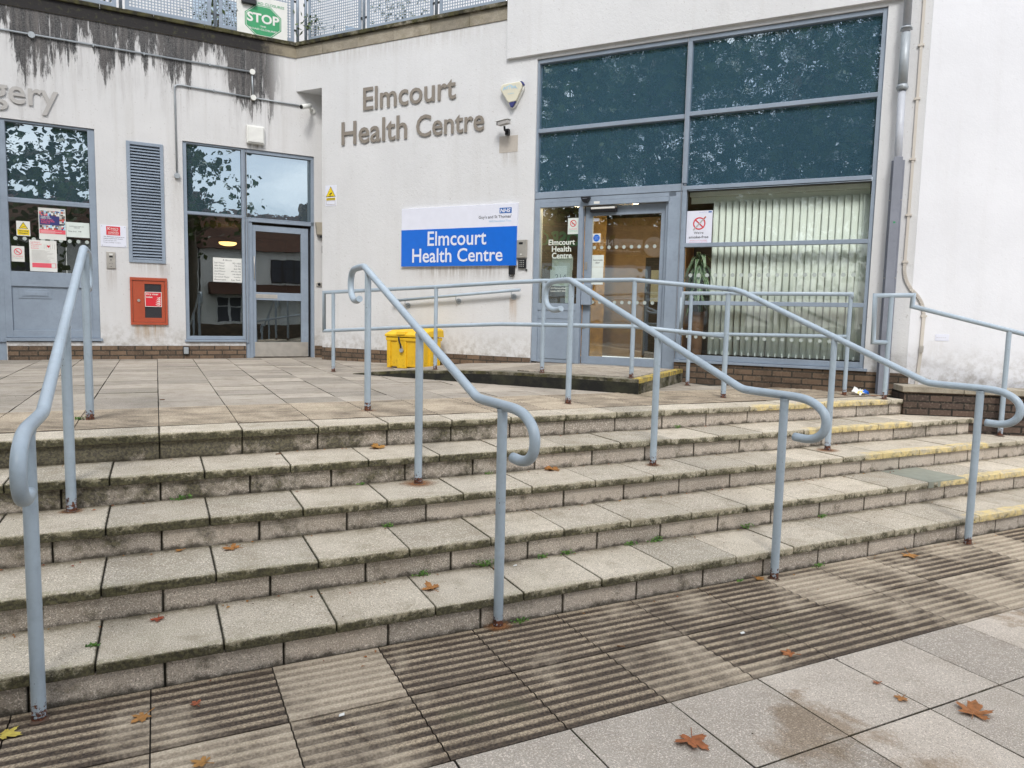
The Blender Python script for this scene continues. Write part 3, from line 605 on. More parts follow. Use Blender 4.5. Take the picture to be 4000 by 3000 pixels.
for uu, oo in ((5.6, -.42), (4.75, -.42)):  # unseen lamps, added to give the reception its warm glow
    lc = thing('unseen_downlight', 'unseen warm round ceiling light added inside the reception above the '+('automatic door' if uu > 5 else 'narrow pane'), 'lamp', tuple(FR.p(uu, oo, 3.2))); m = MB(); m.tube([FR.p(uu, oo, 3.20), FR.p(uu, oo, 3.235)], .16, 20); m.build('lamp_glass', MAT['lamp2'], lc)
m = MB(); m.box(FR, 5.30, 5.62, -2.19, -2.16, 1.0, 2.6); m.build('inner_door', MAT['room_dark'], B); m = MB(); m.box(FR, 5.40, 5.58, -2.16, -2.15, 1.9, 2.4); m.build('notice_board', MAT['paper'], B)
# body of the building behind the skins, so nothing is hollow from the side
m = MB(); m.quad(FL, -9.0, 3, -5, 0, 5.69); m.face([FL.p(-9, .0, 5.80), FL.p(0, 0, 5.80), FR.p(3.9, 0, 5.80), FR.p(3.9, -8, 5.80), FL.p(-9, -8, 5.80)]); m.build('terrace_floor', MAT['plaza'], B)
m = MB(); m.quad(FL, -9.0, 6, -4.2, 5.8, 9.5); m.face([FR.p(3.87, .0, 5.155), FR.p(3.87, -5, 5.155), FR.p(3.87, -5, 9.5), FR.p(3.87, 0, 9.5)]); m.build('terrace_wall', MAT['stucco'], B)
for u in (-4.2, -1.2, 1.9):
    wv = sub('terrace_window', FL, u, 6.6); m = MB(); m.box(FL, u, u+1.3, -4.19, -4.15, 6.3, 8.0); m.build('frame', MAT['winwhite'], wv); m = MB(); m.box(FL, u+.06, u+1.24, -4.15, -4.14, 6.36, 7.94); m.build('glass_pane', MAT['skyglass'], wv)
# ============================================================ entrance ramp
rp = thing('entrance_ramp', 'low concrete ramp with mossy black kerb leading along the wall to the automatic door', 'ramp', tuple(FR.p(5.5, 1, ZP)))
prof = [(2.70, ZP+.004), (3.05, .888), (3.35, .922), (4.1, .965), (4.6, .99), (5.6, 1.0), (6.48, 1.0)]
m = MB()
for i in range(len(prof)-1):
    (a0, za), (b0, zb_) = prof[i], prof[i+1]
    P = [FR.p(a0, 1.84, za), FR.p(b0, 1.84, zb_), FR.p(b0, 0, zb_), FR.p(a0, 0, za)]; m.tone = random.random(); m.face(P)
m.build('ramp_surface', MAT['plaza'], rp, weld=False)
m = MB()
cuts = [2.70, 3.05, 3.45, 3.9, 4.35, 4.8, 5.25, 5.7, 6.1, 6.48]
def rz(u):
    for i in range(len(prof)-1):
        if prof[i][0] <= u <= prof[i+1][0]: return prof[i][1]+(prof[i+1][1]-prof[i][1])*(u-prof[i][0])/(prof[i+1][0]-prof[i][0])
    return 1.0
for i in range(len(cuts)-1):
    u0, u1 = cuts[i]+.002, cuts[i+1]-.002; m.tone = random.random()
    P = [FR.p(u, o, z) for o in (1.70, 1.875) for (u, z) in ((u0, ZP-.02), (u1, ZP-.02), (u1, rz(u1)+.003), (u0, rz(u0)+.003))]
    m.idx(P, [(4, 5, 6, 7), (0, 3, 2, 1), (3, 7, 6, 2), (0, 4, 7, 3), (1, 2, 6, 5)])
m.tone = .5
for i in range(4): m.box(FR, 6.36, 6.49, .01+.455*i, .46+.455*i, ZP-.02, 1.003)
m.build('kerb', MAT['kerb'], rp, bevel=.006)
m = MB()
for i in range(len(cuts)-1):
    u0, u1 = cuts[i], cuts[i+1]
    m.face([FR.p(u0, 1.879, ZP-.02), FR.p(u1, 1.879, ZP-.02), FR.p(u1, 1.879, max(ZP, rz(u1)-.035)), FR.p(u0, 1.879, max(ZP, rz(u0)-.035))])
m.build('black_kerb_face', MAT['kerbface'], rp)
a = Mt('worn_yellow_line', .8); nz = a.ramp(a.noise(12, 7, .75), .60, .42); a.col(a.mix(nz, (.16, .14, .09), (.62, .45, .08))); MAT['yline'] = a.m
m = MB(); m.box(FR, 6.40, 6.492, .02, 1.86, .96, 1.0065); m.build('yellow_edge', a.m, rp)
m = MB(); m.tone = .9
for i in range(26):
    o = .25+i*.055; m.box(FR, 4.95, 6.35, o, o+.03, .995, 1.006)
m.build('ribbed_paving', MAT['plaza'], rp, bevel=.003)
# ============================================================ retaining wall
rw = thing('brick_retaining_wall', 'low dark brick retaining wall with concrete coping at the right end of the steps', 'wall', tuple(F2.p(2, .41, .5)))
m = MB(); m.box(F2, -.14, 9, .20, .41, -.05, .921); m.box(F2, -.14, .06, -.0, .20, .7, .921); m.build('brickwork', MAT['brick_dark'], rw)
m = MB(); u = -.17
while u < 8: m.tone = random.random(); m.box(F2, u+.002, u+.598, .12, .435, .922, .985); u += .6
m.build('coping', MAT['coping'], rw, bevel=.006)
m = MB(); m.box(F2, .0, 9, .0, .2, .8, .93); m.build('planting_soil', MAT['soil'], rw)
#@@OBJECTS
# ============================================================ HANDRAILS
def smooth(pts, n=5):
    """Catmull-Rom through the points"""
    P = [Vector(p) for p in pts]; P = [P[0]*2-P[1]]+P+[P[-1]*2-P[-2]]; o = []
    for i in range(1, len(P)-2):
        for k in range(n):
            t = k/n; a, b, c, d = P[i-1:i+3]
            o.append(.5*((2*b)+(c-a)*t+(2*a-5*b+4*c-d)*t*t+(3*b-a-3*c+d)*t**3))
    return o+[P[-2]]
def post(root, x, y, z0, z1, r=.026, lab=None, rust=1):
    m = MB(); zs = [z0-.02, z0+.02, z0+.045, z0+.075, z0+.11, z0+.2, z1]; tn = [.95, .85, .70, .55, .40, 0]
    for i in range(6):
        m.tone = tn[i]*rust; m.tube([(x, y, zs[i]), (x, y, zs[i+1])], r*(1.03 if i == 0 else 1), 20, cap=False)
    o = m.build('post', MAT['rail'], root, weld=True)
    if lab: o['label'] = lab
    m = MB(); m.tone = .1; m.tube([(x, y, z1-.016), (x, y, z1-.010), (x, y, z1+.002)], r, 18, cap=False, radii=[r*1.02, r*1.10, r*1.16]); m.build('weld_bead', MAT['rail'], root)
    m = MB(); m.tone = .5; random.seed(int(x*100)+3); k = 11
    ring = [(x+math.cos(2*math.pi*i/k)*random.uniform(.032, .05), y+math.sin(2*math.pi*i/k)*random.uniform(.032, .05)) for i in range(k)]
    m.idx([(a_, b_, z0+.0035) for a_, b_ in ring]+[(x+(a_-x)*.5, y+(b_-y)*.5, z0+.011) for a_, b_ in ring], [list(range(k, 2*k))]+[(i, (i+1) % k, k+(i+1) % k, k+i) for i in range(k)])
    b = m.build('mortar_base', MAT['stain'], root)
LOOP_UP = [(5.97, 1.75), (6.07, 1.735), (6.16, 1.75), (6.225, 1.80), (6.245, 1.88), (6.22, 1.955), (6.15, 1.995), (6.05, 2.005), (5.93, 2.008), (5.84, 2.006), (5.775, 1.985), (5.70, 1.957)]
LOOP_LO = [(3.70, 1.212), (3.64, 1.192), (3.57, 1.186), (3.3, 1.184), (3.17, 1.180), (3.08, 1.160), (3.01, 1.115), (2.985, 1.06), (2.995, 1.0), (3.04, .955), (3.11, .935), (3.2, .935)]
def stair_rail(label, posts, xf, dzu=0, lo_only=False, grp='tubular handrails running down the steps', tail=None, dy=0):
    """posts: [(x,y,z0)] bottom, middle, top; xf(y)->x of the rail's vertical plane"""
    root = thing('stair_handrail', label, 'handrail', (posts[0][0], posts[0][1], 0), grp)
    up = [(y+dy, z+dzu) for y, z in LOOP_UP] if not tail else tail
    path = [(y, z) for y, z in LOOP_LO[::-1]]+up[::-1]
    P = smooth([(xf(y), y, z) for y, z in LOOP_LO[::-1]], 4)+smooth([(xf(y), y, z) for y, z in up[::-1]], 4)
    m = MB(); m.tone = 0; m.tube(P, .0265, 22); m.build('handrail_tube', MAT['rail'], root)
    yl, zl, yu, zu = 3.70, 1.212, up[-1][0], up[-1][1]
    zt = lambda y: 1.18 if y < 3.6 else (zl+(zu-zl)*(y-yl)/(yu-yl) if y < yu else up[-2][1])
    for x, y, z0 in posts: post(root, x, y, z0, zt(y)-.015)
    return root
lin = lambda a, b: (lambda y: a[0]+(b[0]-a[0])*(y-a[1])/(b[1]-a[1]))
stair_rail('nearest blue-grey stair handrail, at the left edge of the steps, seen almost end on', [(-.453, 3.27, 0), (-.445, 4.589, 3*RI), (-.432, 5.808, ZP)], lambda y: -.445, .03, dy=.06)
stair_rail('second blue-grey stair handrail from the left, passing in front of the yellow grit bin', [(1.588, 3.325, 0), (1.552, 4.54, 3*RI), (1.523, 5.732, ZP)], lin((1.588, 3.357), (1.523, 5.732)))
stair_rail('blue-grey stair handrail with looped ends in front of the automatic door, third from the left', [(3.52, 3.279, 0), (3.448, 4.484, 3*RI), (3.374, 5.676, ZP)], lin((3.533, 3.279), (3.374, 5.676)), -.035, dy=-.14)
# fourth rail joins the landing guard rail at its top post
g4 = lin((5.481, 3.248), (5.217, 5.669))
stair_rail('blue-grey stair handrail that climbs from a looped foot to join the landing guard rail', [(5.47, 3.248, 0), (5.353, 4.466, 3*RI), (5.217, 5.669, ZP)], g4, tail=[(5.66, 1.955), (5.60, 1.95), (5.50, 1.925), (5.42, 1.897)])
# right-hand rail with square return
d5 = Vector((.79736, -.6035, 0)); A5 = Vector((6.948, 5.118, 0))
r5 = thing('stair_handrail', 'right-hand stair handrail with a square return end beside the brick retaining wall', 'handrail', tuple(A5), 'tubular handrails running down the steps')
q = lambda s, z: A5+d5*s+Vector((0, 0, z))
def mitre(root, pts, name='handrail_tube', r=.024):
    m = MB(); m.tone = 0; m.tube(pts, r, 18); return m.build(name, MAT['rail'], root)
mitre(r5, [q(-.0, 1.445), q(-.15, 1.445), q(-.16, 1.935), q(.21, 1.945), q(.205, 1.83), q(1.13, 1.605), q(2.35, 1.31)])
post(r5, A5.x, A5.y, ZP, 1.93, .024); p_ = q(1.14, 0); post(r5, p_.x, p_.y, 3*RI, 1.60, .024); p_ = q(2.3, 0); post(r5, p_.x, p_.y, 1*RI, 1.31, .024)
# guard rail of the ramp
gr = thing('ramp_guard_rail', 'long two-rail blue-grey guard rail along the front of the entrance ramp', 'guard rail', tuple(FR.p(4, 1.8, ZP)))
G = lambda s, z: FR.p(s, 1.8, z)
tip = Vector((5.235, 5.62, 1.955)); tip2 = Vector((5.22, 5.68, 1.475))
mitre(gr, [G(2.164, 1.375), G(2.164, 1.880), G(3.89, 1.958), G(4.79, 2.008), G(5.3, 2.030), G(6.35, 2.040), G(6.40, 2.036), tip+Vector((0, .03, 0))], 'top_rail', .0235)
mitre(gr, [G(2.164, 1.40), G(2.164, 1.378), G(3.89, 1.487), G(4.79, 1.535), G(5.3, 1.542), G(6.37, 1.552), G(6.39, 1.551), tip2], 'mid_rail', .0225)
for s_, z0, z1 in ((2.319, ZP, 1.875), (3.906, .955, 1.955), (5.333, .998, 2.03), (6.375, 1.003, 2.035)):
    p_ = G(s_, 0); post(gr, p_.x, p_.y, z0, z1, .0235)
# short guard rail in front of the office window
gw = thing('window_guard_rail', 'short two-rail guard rail in front of the office window with green blinds', 'guard rail', tuple(FR.p(7.5, .49, ZP)))
H = lambda s, z: FR.p(s, .49, z)
mitre(gw, [H(6.555, 1.46), H(6.575, 1.95), H(8.40, 1.952), H(8.40, 1.90)], 'top_rail', .022)
mitre(gw, [H(6.555, 1.90), H(6.56, 1.468), H(8.38, 1.492)], 'mid_rail', .021)
for s_ in (6.668, 8.395):
    p_ = H(s_, 0); post(gw, p_.x, p_.y, ZP, 1.94, .022)
# wall mounted handrail
wh = thing('wall_handrail', 'short round handrail fixed to the white wall on brackets behind the guard rail', 'handrail', tuple(FR.p(3, .08, 1.9)))
mitre(wh, [FR.p(2.0, .085, 1.815), FR.p(4.185, .085, 1.995)], 'handrail_tube', .021)
for s_ in (2.24, 3.14, 4.05):
    zc = 1.815+(s_-2.0)*.0824
    m = MB(); m.tube([FR.p(s_, .085, zc-.015), FR.p(s_, .085, zc-.06), FR.p(s_, .07, zc-.082), FR.p(s_, 0, zc-.085)], .008, 8); m.disc(FR, s_, zc-.085, .042, 0, .008, 18); m.build('bracket', MAT['zinc'], wh)
# ============================================================ SIGNS AND LETTERING
def sgn(name, label, cat, fr, u, z, group=None): return thing(name, label, cat, tuple(fr.p(u, 0, z)), group)
def plate(root, fr, u0, u1, z0, z1, mat, o0=0.0, o1=.004, name='plate', bev=0):
    m = MB(); m.box(fr, u0, u1, o0, o1, z0, z1); return m.build(name, MAT[mat], root, bevel=bev)
def words(root, fr, rows, mat, off, name='lettering', bold=.0, **k):
    m = MB()
    for r in rows: text(m, fr, r[0], r[1], r[2], r[3], r[4], off, bold=r[5] if len(r) > 5 else bold, **k)
    return m.build(name, MAT[mat], root)
def skew_words(root, fr, rows, mat, off, depth, bold):
    m = MB()
    for r in rows: text(m, fr, r[0], r[1], r[2], r[3], r[4], off, bold=bold, depth=depth)
    return m.build('letters', MAT[mat], root)
s1 = sgn('raised_wall_lettering', 'raised taupe metal letters reading Elmcourt Health Centre high on the white wall', 'lettering', FR, 2.2, 4.6)
skew_words(s1, FR, [('Elmcourt', 1.377, 3.045, 4.725, 5.065), ('Health', .953, 2.20, 4.235, 4.59)], 'taupe', .012, .009, .010)
skew_words(s1, FR, [('Centre', 2.365, 3.522, 4.235, 4.555)], 'taupe', .012, .009, .010)
s2 = sgn('raised_wall_lettering', 'raised pale grey metal letters, cut off by the left edge, ending in gery', 'lettering', FL, -3.8, 4.4)
skew_words(s2, FL, [('Surgery', -4.68, -3.30, 4.285, 4.74)], 'lgrey', .012, .009, .012)
# blue and white main sign
b1 = sgn('building_sign', 'blue and white sign board reading Elmcourt Health Centre beside the entrance', 'sign', FR, 3.1, 2.35)
plate(b1, FR, 2.128, 4.09, 2.336, 3.20, 'sign_white', 0, .035, 'board', .002); plate(b1, FR, 2.128, 4.092, 2.337, 2.882, 'blue', .0351, .0375, 'blue_panel')
words(b1, FR, [('Elmcourt', 2.605, 3.605, 2.635, 2.848), ('Health', 2.332, 3.025, 2.392, 2.60), ('Centre', 3.125, 3.872, 2.398, 2.595)], 'sign_white', .040, bold=.012)
plate(b1, FR, 3.808, 4.0, 3.066, 3.142, 'nhs', .0351, .037, 'logo_plate')
words(b1, FR, [('NHS', 3.818, 3.975, 3.076, 3.130)], 'sign_white', .0385, 'logo_letters', .03, italic=.22)
words(b1, FR, [("Guy's and St Thomas'", 3.472, 3.998, 2.990, 3.044, .006)], 'ink', .037, 'trust_name'); words(b1, FR, [('NHS Foundation Trust', 3.645, 3.998, 2.948, 2.974, 0)], 'palecyan', .037, 'trust_line')
# camera warning sign
c1 = sgn('cctv_warning_sign', 'yellow triangle camera warning sign on the wall edge beside the corner recess', 'sign', FR, .72, 3.5)
plate(c1, FR, .612, .835, 3.318, 3.64, 'sign_white', 0, .004)
def tri(m, fr, u, z, w_, h_, off): m.face([fr.p(u-w_/2, off, z), fr.p(u+w_/2, off, z), fr.p(u, off, z+h_)])
m = MB(); tri(m, FR, .722, 3.458, .20, .165, .006); m.build('triangle_border', MAT['black'], c1); m = MB(); tri(m, FR, .722, 3.465, .178, .146, .008); m.box(FR, .632, .815, .004, .006, 3.405, 3.442); m.build('yellow_triangle', MAT['yellow'], c1)
m = MB(); m.prism(FR, [(.695, 3.500), (.745, 3.527), (.755, 3.512), (.703, 3.486)], .008, .010); m.box(FR, .715, .722, .008, .01, 3.475, 3.498); m.box(FR, .68, .762, .008, .009, 3.469, 3.473); m.box(FR, .64, .806, .006, .0075, 3.430, 3.436); m.box(FR, .64, .806, .006, .0075, 3.414, 3.418); m.build('camera_symbol', MAT['black'], c1)
m = MB(); m.box(FR, .632, .815, .004, .005, 3.335, 3.398); m.build('lower_border', MAT['beige'], c1); m = MB(); m.box(FR, .638, .809, .005, .006, 3.340, 3.393); m.build('lower_panel', MAT['sign_white'], c1)
# alarm box
al = sgn('alarm_box', 'cream shield-shaped alarm box with a dark blue tip above the camera', 'alarm box', FR, 3.98, 4.65)
sh = [(3.80, 4.77), (3.815, 4.80), (3.85, 4.815), (4.09, 4.822), (4.13, 4.805), (4.15, 4.765), (4.145, 4.72), (4.03, 4.52), (3.99, 4.49), (3.965, 4.49), (3.935, 4.505), (3.80, 4.73)]
m = MB(); m.prism(FR, [(u, z) for u, z in sh][::-1], 0, .045); m.build('backplate', MAT['white'], al, bevel=.008, seg=3)
m = MB(); m.prism(FR, [(u, z) for u, z in [(3.803, 4.765), (3.818, 4.799), (3.855, 4.814), (4.095, 4.821), (4.125, 4.80), (4.136, 4.765), (4.130, 4.725), (4.050, 4.565), (3.930, 4.555), (3.803, 4.735)]][::-1], .045, .08); m.build('cover', MAT['cream'], al, bevel=.012, seg=3)
m = MB(); m.prism(FR, [(3.938, 4.556), (3.965, 4.492), (3.992, 4.490), (4.045, 4.566)], .0455, .076); m.build('blue_tip', MAT['navy'], al, bevel=.006); m = MB(); m.prism(FR, [(4.10, 4.820), (4.150, 4.765), (4.152, 4.79), (4.128, 4.823)], .02, .07); m.build('blue_corner', MAT['navy'], al)
words(al, FR, [('ASTRA', 3.845, 4.06, 4.735, 4.775, .01)], 'palecyan', .082); words(al, FR, [('ALARMS', 3.92, 4.02, 4.665, 4.680), ('0208 000', 3.915, 4.03, 4.638, 4.652)][:1], 'palecyan', .082, 'small_lettering')
m = MB(); m.prism(FR, [(3.835, 4.728), (3.955, 4.795), (4.075, 4.728), (4.062, 4.728), (3.955, 4.787), (3.85, 4.728)], .080, .0812); m.build('logo_arch', MAT['palecyan'], al)
# CCTV camera on bracket
cc = sgn('security_camera', 'white box security camera on a black bracket below the alarm box', 'camera', FR, 3.85, 4.2)
m = MB(); m.box(Fr(FR.p(3.835, .14, 4.265), -.9252-.35), -.01, .19, -.035, .035, -.028, .028); m.build('housing', MAT['lgrey'], cc, bevel=.006)
m = MB(); m.box(Fr(FR.p(3.835, .14, 4.265), -.9252-.35), -.05, .20, -.042, .045, .029, .034); m.build('sun_shield', MAT['white'], cc, bevel=.002)
m = MB(); m.box(Fr(FR.p(3.835, .14, 4.265), -.9252-.35), -.024, -.02, -.028, .035, -.02, .028); m.build('lens_window', MAT['black'], cc)
m = MB(); m.tube([FR.p(3.90, .12, 4.235), FR.p(3.895, .10, 4.19), FR.p(3.90, .05, 4.165)], .014, 10); m.box(FR, 3.875, 3.93, 0, .05, 4.135, 4.215); m.build('bracket', MAT['black'], cc)
m = MB(); m.box(FR, 3.765, 4.055, 0, .003, 3.905, 4.13); tag(m.build('bare_wall_plate', MAT['beige'], None), 'square patch of bare beige render under the box security camera', 'patch')
a = Mt('bare_render', .95); a.col(a.mix(a.noise(30, 5), (.42, .38, .33), (.52, .48, .43))); bpy.data.objects['bare_wall_plate'].data.materials[0] = a.m
# intercom etc. by the entrance
ic = sgn('door_intercom', 'steel door intercom panel at the right end of the blue sign', 'intercom', FR, 4.17, 2.44)
plate(ic, FR, 4.095, 4.243, 2.442, 2.69, 'steel', .0, .045, 'panel', .004); m = MB(); m.box(FR, 4.13, 4.19, .045, .0465, 2.625, 2.655); m.build('display', MAT['black'], ic); m = MB(); m.disc(FR, 4.165, 2.488, .012, .045, .052); m.build('call_button', MAT['white'], ic)
kp = sgn('keypad', 'black keypad with white dots below the steel intercom', 'keypad', FR, 4.17, 2.3)
plate(kp, FR, 4.115, 4.235, 2.295, 2.425, 'black', 0, .03, 'body', .006); m = MB()
for i in range(4):
    for j in range(3): m.disc(FR, 4.148+j*.027, 2.325+i*.026, .005, .03, .0315, 8)
m.build('keys', MAT['white'], kp)
ks = sgn('key_safe', 'black key safe hanging under the lower right corner of the blue sign', 'key safe', FR, 4.02, 2.2)
plate(ks, FR, 3.972, 4.062, 2.208, 2.338, 'black', 0, .045, 'body', .012); m = MB(); m.tube(smooth([FR.p(3.975, .03, 2.24), FR.p(3.985, .03, 2.195), FR.p(4.02, .03, 2.185), FR.p(4.055, .03, 2.2), FR.p(4.06, .03, 2.24)], 4), .005, 6); m.build('cable_loop', MAT['black'], ks)
pb = MB(); pb.disc(FR, 4.238, 2.272, .013, 0, .015); tag(pb.build('bell_push', MAT['black'], None), 'tiny round black bell push below the keypad', 'bell push')
# entrance fittings
sn = sgn('door_sensor', 'black dome motion sensor above the automatic door', 'sensor', FR, 5.09, 3.2)
m = MB(); m.prism(FR, [(5.03, 3.235), (5.03, 3.215), (5.05, 3.175), (5.075, 3.155), (5.11, 3.155), (5.135, 3.175), (5.155, 3.215), (5.155, 3.235)], -.025, .045); m.build('dome', MAT['black'], sn, bevel=.012, seg=3)
m = MB(); m.box(FR, 5.06, 5.125, .044, .0465, 3.205, 3.209); m.build('slot', MAT['duct'], sn)
ds = sgn('door_safety_sensor', 'black safety sensor bar with a shiny cover across the top of the automatic door', 'sensor', FR, 5.3, 3.07)
plate(ds, FR, 5.135, 5.505, 3.033, 3.10, 'black', -.11, -.04, 'body', .012); plate(ds, FR, 5.15, 5.485, 3.072, 3.098, 'white', -.045, -.034, 'cover', .006)
plate(tag(sgn('sticker', 'small white sticker beside the dome sensor on the door head', 'sticker', FR, 5.24, 3.15)), FR, 5.197, 5.278, 3.14, 3.172, 'white', -.022, -.0205)
GO = -.063                                                  # just in front of the glass
def nosmoke(root, fr, u, z, r, off, m_ring='red'):
    m = MB(); m.ring(fr, u, z, r*.8, r, off); d = r*.09; k = .7071
    m.face([fr.p(u-r*.62-d, off+.0004, z+r*.62-d), fr.p(u+r*.62-d, off+.0004, z-r*.62-d), fr.p(u+r*.62+d, off+.0004, z-r*.62+d), fr.p(u-r*.62+d, off+.0004, z+r*.62+d)]); m.build('prohibition_ring', MAT[m_ring], root)
    m = MB(); m.box(fr, u-r*.5, u+r*.35, off-.0006, off-.0003, z-r*.18, z-r*.04); m.build('cigarette', MAT['ink'], root)
n1 = sgn('no_smoking_sticker', 'small no smoking notice in the narrow pane left of the automatic door', 'notice', FR, 4.9, 2.86)
plate(n1, FR, 4.816, 4.975, 2.757, 2.972, 'paper', GO, GO+.001); nosmoke(n1, FR, 4.895, 2.90, .046, GO+.003); words(n1, FR, [('NO SMOKING', 4.835, 4.955, 2.818, 2.832)], 'pink', GO+.003); words(n1, FR, [('It is against the law', 4.832, 4.96, 2.798, 2.808), ('to smoke in these premises', 4.832, 4.96, 2.782, 2.792)], 'green', GO+.003, 'small_print')
gl_ = sgn('window_lettering', 'white lettering Elmcourt Health Centre on the glass of the narrow pane', 'lettering', FR, 4.75, 2.6)
words(gl_, FR, [('Elmcourt', 4.535, 4.925, 2.615, 2.69), ('Health', 4.587, 4.872, 2.523, 2.60), ('Centre', 4.59, 4.885, 2.43, 2.512)], 'paper', GO, bold=.015)
words(gl_, FR, [('214 Norwood Road', 4.585, 4.82, 2.015, 2.038), ('London SE27 9AW', 4.585, 4.82, 1.975, 1.998)], 'paper', GO, 'address', .01)
p1 = sgn('paper_notice', 'blank upper sheet of paper with faint Telephone heading taped inside the narrow pane', 'notice', FR, 4.74, 2.37); plate(p1, FR, 4.588, 4.90, 2.27, 2.455, 'paper', GO-.02, GO-.019); words(p1, FR, [('Telephone', 4.66, 4.80, 2.298, 2.315)], 'dots', GO-.0185)
p2 = sgn('paper_notice', 'white sheet bearing the number 214 taped inside the narrow pane', 'notice', FR, 4.73, 2.2); plate(p2, FR, 4.565, 4.892, 2.055, 2.278, 'paper', GO-.018, GO-.017); words(p2, FR, [('214', 4.64, 4.805, 2.145, 2.218)], 'ink', GO-.0165)
p3 = sgn('paper_notice', 'tall pale sheet hanging low inside the narrow pane beside the door', 'notice', FR, 4.9, 1.9); plate(p3, FR, 4.80, 4.93, 1.825, 2.05, 'paper', GO-.018, GO-.017)
DO = -.128
q1 = sgn('door_sticker', 'blue round automatic door keep clear sticker on the sliding door glass', 'sticker', FR, 5.21, 2.7); plate(q1, FR, 5.155, 5.27, 2.642, 2.762, 'white', DO, DO+.001); m = MB(); m.disc(FR, 5.212, 2.702, .047, DO+.001, DO+.002, 24); m.build('blue_disc', MAT['blue'], q1); words(q1, FR, [('Automatic', 5.18, 5.245, 2.714, 2.724), ('door', 5.195, 5.23, 2.698, 2.708), ('Keep clear', 5.18, 5.245, 2.682, 2.692)], 'white', DO+.0025)
q2 = sgn('door_notice', 'pale green paper reading Automatic door on the sliding door glass', 'notice', FR, 5.24, 2.4); plate(q2, FR, 5.158, 5.325, 2.315, 2.475, 'paper', DO, DO+.001); words(q2, FR, [('Automatic', 5.172, 5.312, 2.398, 2.42, .01), ('door', 5.21, 5.272, 2.362, 2.386, .01)], 'ink', DO+.002)
q3 = sgn('door_notice', 'blank pale green paper below the Automatic door notice', 'notice', FR, 5.24, 2.2); plate(q3, FR, 5.158, 5.323, 2.08, 2.312, 'paper', DO, DO+.001)
q4 = sgn('door_notice', 'tiny pale pink sticker in the top left corner of the sliding door glass', 'sticker', FR, 5.2, 2.94); plate(q4, FR, 5.163, 5.238, 2.925, 2.965, 'sign_white', DO, DO+.001)
def dots(label, fr, us, z, r, off):
    root = sgn('safety_dots', label, 'glass marking', fr, us[0], z)
    for u in us: m = MB(); m.disc(fr, u, z, r, off, off+.0008, 18); m.build('dot', MAT['dots'], root)
dots('upper row of pale round safety dots across the automatic door glass', FR, [5.186+.104*i for i in range(9)], 2.575, .024, DO)
dots('lower row of pale round safety dots across the automatic door glass', FR, [5.186+.104*i for i in range(9)], 1.842, .024, DO)
dots('row of pale safety dots across the blinds window above the guard rail', FR, [6.515+.104*i for i in range(19)], 2.195, .025, GO)
dots('lower row of faint safety dots across the blinds window near its foot', FR, [6.515+.104*i for i in range(19)], 1.42, .022, GO)
dots('row of round safety dots across the surgery window between the posters', FL, [-3.881+.109*i for i in range(9)], 2.562, .026, GO)
# smoke free sign
sf = sgn('smoke_free_sign', "white We're smoke-free sign leaning in the left corner of the blinds window", 'sign', FR, 6.6, 2.8)
plate(sf, FR, 6.438, 6.757, 2.588, 2.995, 'sign_white', GO, GO+.004, 'plate', .0015); SO = GO+.006
m = MB(); m.ring(FR, 6.597, 2.838, .062, .077, SO); m.face([FR.p(6.545, SO+.0004, 2.897), FR.p(6.535, SO+.0004, 2.887), FR.p(6.648, SO+.0004, 2.778), FR.p(6.659, SO+.0004, 2.788)]); m.build('prohibition_ring', MAT['red'], sf)
m = MB(); m.face([FR.p(6.520, SO+.001, 2.762), FR.p(6.532, SO+.001, 2.752), FR.p(6.655, SO+.001, 2.885), FR.p(6.643, SO+.001, 2.895)]); m.build('cigarette', MAT['lgrey'], sf); m = MB(); m.face([FR.p(6.643, SO+.0012, 2.895), FR.p(6.655, SO+.0012, 2.885), FR.p(6.682, SO+.0012, 2.915), FR.p(6.67, SO+.0012, 2.925)]); m.build('cigarette_filter', MAT['orange'], sf)
words(sf, FR, [("We're", 6.535, 6.655, 2.710, 2.738), ('smoke-free', 6.475, 6.718, 2.655, 2.688)], 'ink', SO, 'lettering', .008); words(sf, FR, [('Smoking is not permitted', 6.487, 6.70, 2.622, 2.634), ('anywhere on our premises.', 6.48, 6.71, 2.602, 2.614)], 'pink', SO, 'small_print'); plate(sf, FR, 6.705, 6.745, 2.968, 2.984, 'nhs', SO-.001, SO, 'logo_plate'); words(sf, FR, [("Guy's and St Thomas'", 6.59, 6.695, 2.970, 2.980)], 'nhs', SO, 'trust_name')
# -------- left wing signs
def pl(root, u0, u1, z0, z1, mat, o, name='sheet'): return plate(root, FL, -u0, -u1, z0, z1, mat, o, o+.001, name)
def wd(root, rows, mat, o, name='lettering', bold=0): return words(root, FL, [(b_, -u0, -u1, z0, z1) for b_, u0, u1, z0, z1 in rows], mat, o, name, bold)
ox = sgn('oxygen_warning_notice', 'white and yellow Warning Oxygen notice with a triangle in the surgery window', 'notice', FL, -3.78, 2.7)
pl(ox, 3.865, 3.703, 2.600, 2.805, 'white', GO); m = MB(); tri(m, FL, -3.782, 2.700, .112, .093, GO+.002); m.build('triangle_border', MAT['black'], ox); m = MB(); tri(m, FL, -3.782, 2.705, .094, .076, GO+.003); m.box(FL, -3.855, -3.712, GO+.001, GO+.002, 2.612, 2.690); m.build('yellow_area', MAT['yellow'], ox); m = MB(); m.face([FL.p(-3.81, GO+.004, 2.715), FL.p(-3.76, GO+.004, 2.73), FL.p(-3.76, GO+.004, 2.735), FL.p(-3.81, GO+.004, 2.72)]); m.build('flame_symbol', MAT['ink'], ox); wd(ox, [('Warning', 3.842, 3.725, 2.655, 2.680), ('Oxygen', 3.832, 3.735, 2.624, 2.648)], 'ink', GO+.0035, bold=.015)
random.seed(5)
